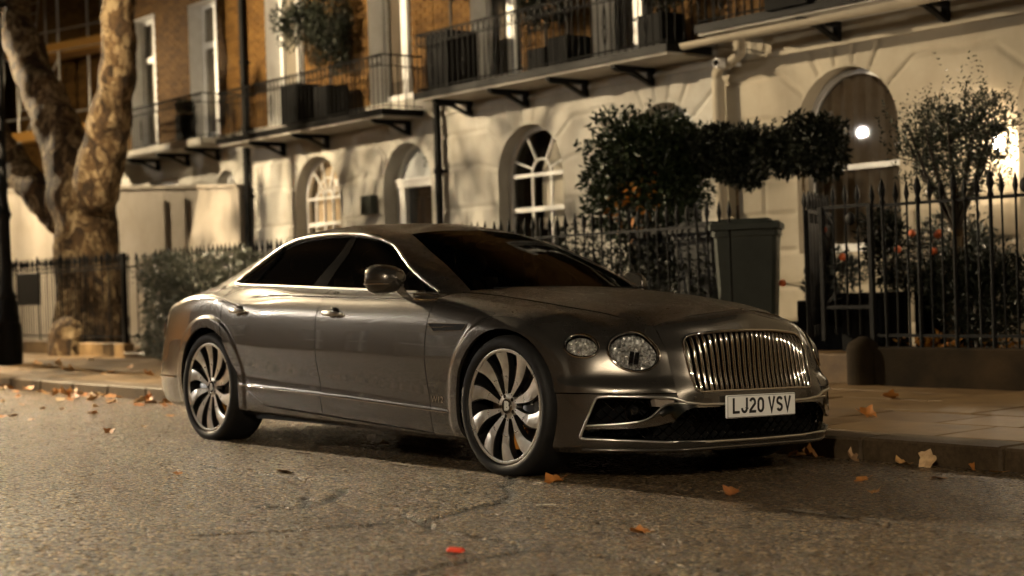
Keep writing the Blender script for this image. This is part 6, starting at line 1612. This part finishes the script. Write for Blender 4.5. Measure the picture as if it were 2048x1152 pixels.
# dark shrubs behind the right railing
for lab, c, R, n, m_, sd in (('dark mounded shrub behind the right spear railing', (-1.25,5.05,.72), (.62,.30,.40), 3600, 'dark_leaf', 71), ('dark feathery conifer shrub at the right edge behind the railing', (-.35,5.1,.85), (.48,.3,.62), 4200, 'dark_leaf', 72), ('silvery leaved flowering shrub lit by the lantern behind the olive', (-2.05,5.9,1.15), (.55,.3,.48), 2600, 'silver_leaf', 73), ('dark leafy shrub in front of the curtained window behind the gate', (-2.75,5.95,1.12), (.42,.28,.46), 2600, 'dark_leaf', 75), ('low silvery leaved plant in a black planter beside the green bin', (-2.95,5.35,.95), (.30,.25,.24), 900, 'silver_leaf', 74)):
    t = empty('garden_shrub', (c[0], c[1], 0), (0,0,0), lab, 'shrub'); leaves('foliage', blobs((0,0,c[2]), R, 14, sd), n, .07, .024, M[m_], t, sd, .0, .3, .3, .3); stem([(0,0,.05),(0,0,c[2])], .02, t)
    if sd in (73, 74):
        fl = random.Random(sd)
        for k in range(5 if sd == 73 else 2):
            p = (fl.uniform(-.5,.45), -.28, c[2]+fl.uniform(-.1,.45)); mb = MB(); mb.ell(p, (.035,.03,.035), 10, 6); mb.obj('flower', M['flower'], t, 60)
            mb = MB(); mb.tube([(p[0]*.5,-.1,c[2]-.1), p], .005, 5); mb.obj('flower_stalk', M['twig'], t, 60)
    if sd in (73, 74): mb = MB(); mb.cbox((-.27,-.24,.05),(.27,.24,c[2]-.2),.01); mb.obj('planter_box', M['planter'], t)
t = empty('flower_head', (-3.02, 5.25, 1.38), (0,0,0), 'orange flower drooping over the lid of the green bin', 'flower'); mb = MB()
for k in range(14): a_ = 2*PI*k/14; mb.ell((.04*math.cos(a_),.02*math.sin(3*a_),.04*math.sin(a_)),(.022,.014,.022),6,4)
mb.obj('petals', M['flower'], t, 60); mb = MB(); mb.tube([(.03,0,0),(.10,.02,-.12),(.16,.05,-.34),(.15,.08,-.8)], .006, 5); mb.obj('flower_stalk', M['twig'], t, 60)
t = empty('planter_tub', (-2.36, 5.15, .05), (0,0,0), 'square black planter tub behind the gate bars', 'planter'); MB().cbox((-.22,-.2,0),(.22,.2,.72),.012).obj('tub', M['planter'], t); MB().box((-.24,-.22,.72),(.24,.22,.76)).obj('tub_rim', M['planter'], t)
# fallen litter under the right shrubs
tag(leaves('leaf_litter', [((-1.2,5.0,.40),(.9,.2,.05))], 160, .07, .04, M['autumn'], None, 77, .2), 'scattered dry leaves lying under the shrubs behind the railing', 'leaf litter', kind='stuff')

# balcony plants
def topiary(label, x, y, zf, zc, R, sd, box=(.22,.55), n=2600, m='dark_leaf'):
    t = empty('balcony_topiary', (x, y, zf), (0,0,0), label, 'potted tree'); leaves('foliage', blobs((0,0,zc-zf), R, 14, sd), n, .07, .032, M[m], t, sd, .2, .3, .4)
    stem([(0,0,.2),(0,0,zc-zf)], .02, t); MB().cbox((-box[0],-box[0],0),(box[0],box[0],box[1]),.01).obj('planter_box', M['planter'], t)
topiary('ball topiary in a black planter on the balcony beside the white window', -15.05, 7.12, 3.64, 5.25, (.50,.40,.42), 81, (.24,.62))
topiary('dense dark balcony shrub hiding the brick right of the ball topiary', -14.15, 7.12, 3.64, 5.15, (.42,.4,.75), 82, (.20,.5), 4200)
topiary('dark balcony topiary in a tall black box at the left end of the second balcony', -11.1, 7.18, 3.68, 5.30, (.52,.36,.40), 83, (.26,.85), 3000)
topiary('low dark potted shrub in the middle of the second balcony', -9.1, 7.2, 3.68, 4.55, (.38,.28,.32), 84, (.18,.35), 1800)
topiary('thin dark potted tree right of the middle of the second balcony', -8.7, 7.25, 3.68, 5.1, (.55,.28,.35), 85, (.2,.45), 1500)
topiary('bushy dark balcony plant at the right end of the second balcony', -6.9, 7.15, 3.68, 4.75, (.32,.28,.60), 86, (.2,.45), 2600)
topiary('small potted plant on the left brick house balcony', -18.95, 7.1, 3.70, 4.35, (.16,.16,.14), 87, (.14,.5), 500)
topiary('trailing dark foliage on the warm house balcony', -4.6, 7.0, 3.82, 4.5, (.9,.22,.35), 88, (.3,.3), 2600)

# ------------------------------------------------------------------ street lamps
def lamp_post(label, x, y, z0, hz, arm=0, hood=False):
    t = empty('street_lamp', (x, y, z0), (0,0,0), label, 'street lamp'); mb = MB()
    mb.lathe([(.20,0),(.20,.55),(.19,.60),(.17,.62),(.175,.70),(.155,.74),(.15,.90),(.13,.95),(.14,1.0),(.10,1.06),(.085,1.2),(.075,2.1),(.095,2.15),(.11,2.2),(.085,2.26),(.06,2.4),(.045,hz-.55)], 12); mb.obj('lamp_column', M['iron'], t, 30)
    if arm: mb = MB(); mb.tube([(0,0,hz-.6),(0,-arm*.15,hz+.2),(0,-arm*.6,hz+.40),(0,-arm,hz+.20)], .035, 8); mb.obj('lamp_arm', M['iron'], t, 60)
    ly = -arm
    if hood:   # flat modern head: a wide shallow hood that keeps the light below the horizontal
        mb = MB(); mb.lathe([(.0,.20),(.10,.19),(.40,.11),(.50,.075),(.49,.06),(.38,.085),(.0,.10)], 24, Matrix.Translation((0,ly,hz))); mb.obj('lamp_head', M['iron'], t, 40); return t
    mb = MB(); mb.lathe([(.0,.34),(.04,.30),(.05,.24),(.20,.16),(.185,.14)], 8, Matrix.Translation((0,ly,hz))); mb.lathe([(.10,-.20),(.11,-.18),(.0,-.24)], 8, Matrix.Translation((0,ly,hz)))
    for k in range(4): a_ = PI*k/2+PI/4; mb.obox((.10*math.cos(a_),ly+.10*math.sin(a_),hz-.19),(.185*math.cos(a_),ly+.185*math.sin(a_),hz+.15),.012,.012)
    mb.obj('lamp_head', M['iron'], t, 30); return t
def lit(t, pos, W_, c, r, aim=None, half=90):
    mb = MB(); mb.ell(tuple(Vector(pos)-Vector(t.location)), (r,r,r*1.1), 14, 10); o = mb.obj('bulb', M['lit'], t, 60)
    ld = bpy.data.lights.new('lamp_light', 'SPOT' if aim else 'POINT'); ld.energy = W_; ld.color = c; ld.shadow_soft_size = r*1.15; lo = bpy.data.objects.new('lamp_light', ld); COL.objects.link(lo); lo.parent = t; lo.location = Vector(pos)-Vector(t.location)
    if aim: ld.spot_size = math.radians(2*half); ld.spot_blend = .35; lo.rotation_euler = Vector(aim).to_track_quat('-Z', 'Y').to_euler()    # shaded lantern that throws its light along the street
lamp_post('dark cast iron lamp post cut by the left edge of the view', -16.47, 2.75, KZ, 5.2)
for (nm, p, W_, c, r, *sp) in LAMPS:
    lab = {'main': 'lit street lamp on a long arm down the street to the left', 'left': 'lit street lamp on the pavement beyond the plane tree to the left', 'far ahead': 'lit street lamp across the road facing the front of the parked car', 'opposite': 'lit street lamp on the opposite pavement mirrored in the arched window', 'ahead': 'lit street lamp on the near pavement ahead of the parked car'}[nm]
    if nm in ('main','left'): t = lamp_post(lab, p[0], 2.6 if nm == 'main' else 3.6, KZ, p[2]-KZ, (2.6 if nm == 'main' else 3.6)-p[1], True)
    else: t = lamp_post(lab, p[0], p[1], .2, p[2]-.2)
    lit(t, p, W_, c, r, *sp)

# ------------------------------------------------------------------ fallen leaves
def leaf_mesh(seed, curl):
    q = random.Random(seed); n = 20; V = [(0,0,0)]; prof = [.62,.80,.72,1.0,.78,.86]
    for ring in (.5, 1):
        for k in range(n):
            a_ = -PI*.5+2*PI*k/n; s_ = abs((k/n)*2-1); r = .058*ring*(prof[int((1-s_)*5.01)]*.8+.25)*q.uniform(.88,1.10)*(1.15 if k % 4 == 2 and ring == 1 else 1)
            x, y = r*math.cos(a_)*.9, r*math.sin(a_)*1.1; V.append((x, y, .004+curl*(x*x*8+y*abs(y)*3)+ring*q.uniform(-.006,.010)*abs(curl)))
    F = [(0, 1+k, 1+(k+1)%n) for k in range(n)]+[(1+k, 1+n+k, 1+n+(k+1)%n, 1+(k+1)%n) for k in range(n)]; mb = MB(); mb.add(V, F); mb.tube([(0,-.02,.004),(0,-.06,.006),(.01,-.10,.012)], .0016, 4); return mb.me('fallen_leaf', M['fallen'], 60)
LM = [leaf_mesh(i, c) for i, c in enumerate((.4,.8,1.2,1.7,-.4))]
def leaf(x, y, z, s=1, label=None, tilt=.25, k=None, rz=None):
    o = link('fallen_leaf', LM[rnd.randrange(5) if k is None else k], None, (x, y, z), (rnd.uniform(-tilt,tilt), rnd.uniform(-tilt,tilt), rnd.uniform(0,6.3) if rz is None else rz), (s,s,s))
    return tag(o, label or 'dry orange plane leaf among the drift along the gutter', 'leaf', 'fallen leaves in the gutter')
named = [(-1.12,-2.25,'curled pale leaf on the open road left of the front wheel'),(-.87,-1.76,'small orange leaf on the road just below the sill of the car'),(.47,-1.03,'yellowish leaf at the shadow edge under the front bumper'),(2.08,-1.99,'flat orange leaf on the road at right of the long crack'),(1.39,-.75,'star shaped leaf standing in the car shadow'),(1.79,-.23,'small dark leaf in the shadow ahead of the bumper'),(1.58,.55,'pale leaf lying in shadow near the kerb at right'),(1.40,.17,'dull leaf in the shadow between bumper and kerb'),
         (.05,.99,'orange leaf tucked by the kerb below the bumper corner'),(.66,1.02,'ragged orange leaf against the kerb ahead of the car'),(1.02,1.0,'thin orange leaf beside the upright leaf at the kerb'),(1.45,1.02,'pale orange leaf against the kerb near the right edge'),(1.62,.98,'large orange leaf leaning on the kerb at the right edge'),(-1.98,-.36,'leaf lying under the car sill'),(-4.35,.07,'leaf lying behind the rear wheel')]
for i, (x, y, lab) in enumerate(named): leaf(x, y, road_z(y)+.012, rnd.uniform(.5,.8), lab, .35 if i not in (9,11,12) else 1.0)
for (x, y, w_) in ((.24,1.0,'left'),(.30,1.03,'middle'),(.37,1.0,'right')): leaf(x, y, road_z(y)+.02, .8, 'crumpled orange leaf, %s one of three heaped by the kerb ahead of the bumper' % w_, .45)
leaf(1.18, 1.0, road_z(1)+.045, .9, 'bright orange leaf standing upright against the kerb', .2).rotation_euler = (1.2,.3,.5)
for x, y, lab in ((-15.3,2.75,'curled leaf on the pavement near the lamp post'),(-12.9,2.2,'crumpled leaf on the pavement nearest the rear of the car'),(-.16,2.2,'small leaf on a paving slab ahead of the car'),(-.92,3.45,'small leaf on the paving below the low dark wall')): leaf(x, y, KZ+.012, 1.1, lab, .5)
for k in range(75):
    u = rnd.random(); x = -12.6+6.2*u; y = .98-abs(rnd.gauss(0,.16+.10*math.sin(u*7)**2)); leaf(x, y, road_z(y)+.012+rnd.uniform(0,.03), rnd.uniform(.6,1.15), None, .35)
for k in range(26):
    x = rnd.uniform(-11,-4.2); y = rnd.uniform(-1.3,.6); leaf(x, y, road_z(y)+.012, rnd.uniform(.4,.75), 'stray dry leaf on the road behind the car', .35)['group'] = 'stray leaves on the road'
for k in range(16):
    x = rnd.uniform(-17,-9.5); y = rnd.uniform(1.5,4.3); leaf(x, y, KZ+.01, rnd.uniform(.7,1.1), 'stray dry leaf on the pavement behind the car', .4)['group'] = 'stray leaves on the pavement'
mb = MB(); mb.cbox((-.03,-.018,0),(.03,.018,.012),.006); tag(mb.obj('plastic_scrap', M['red'], None, loc=(1.99,-2.78,road_z(-2.78)+.010), rot=(0,.05,.5)), 'small bright red plastic scrap on the road in the foreground', 'scrap')
# twig and grit specks on the road
for (x, y, lab) in ((1.15,-1.72,'pale twig on the road beside the crack'),(.95,-1.35,'short pale twig near the shadow edge'),(2.35,-2.05,'bent pale twig at the right of the road')):
    mb = MB(); mb.tube([(0,0,0),(.04,.006,.002),(.09,.0,.001)], .0035, 5); tag(mb.obj('twig', M['line'], None, 60, loc=(x,y,road_z(y)+.012), rot=(0,0,rnd.uniform(0,3))), lab, 'twig')
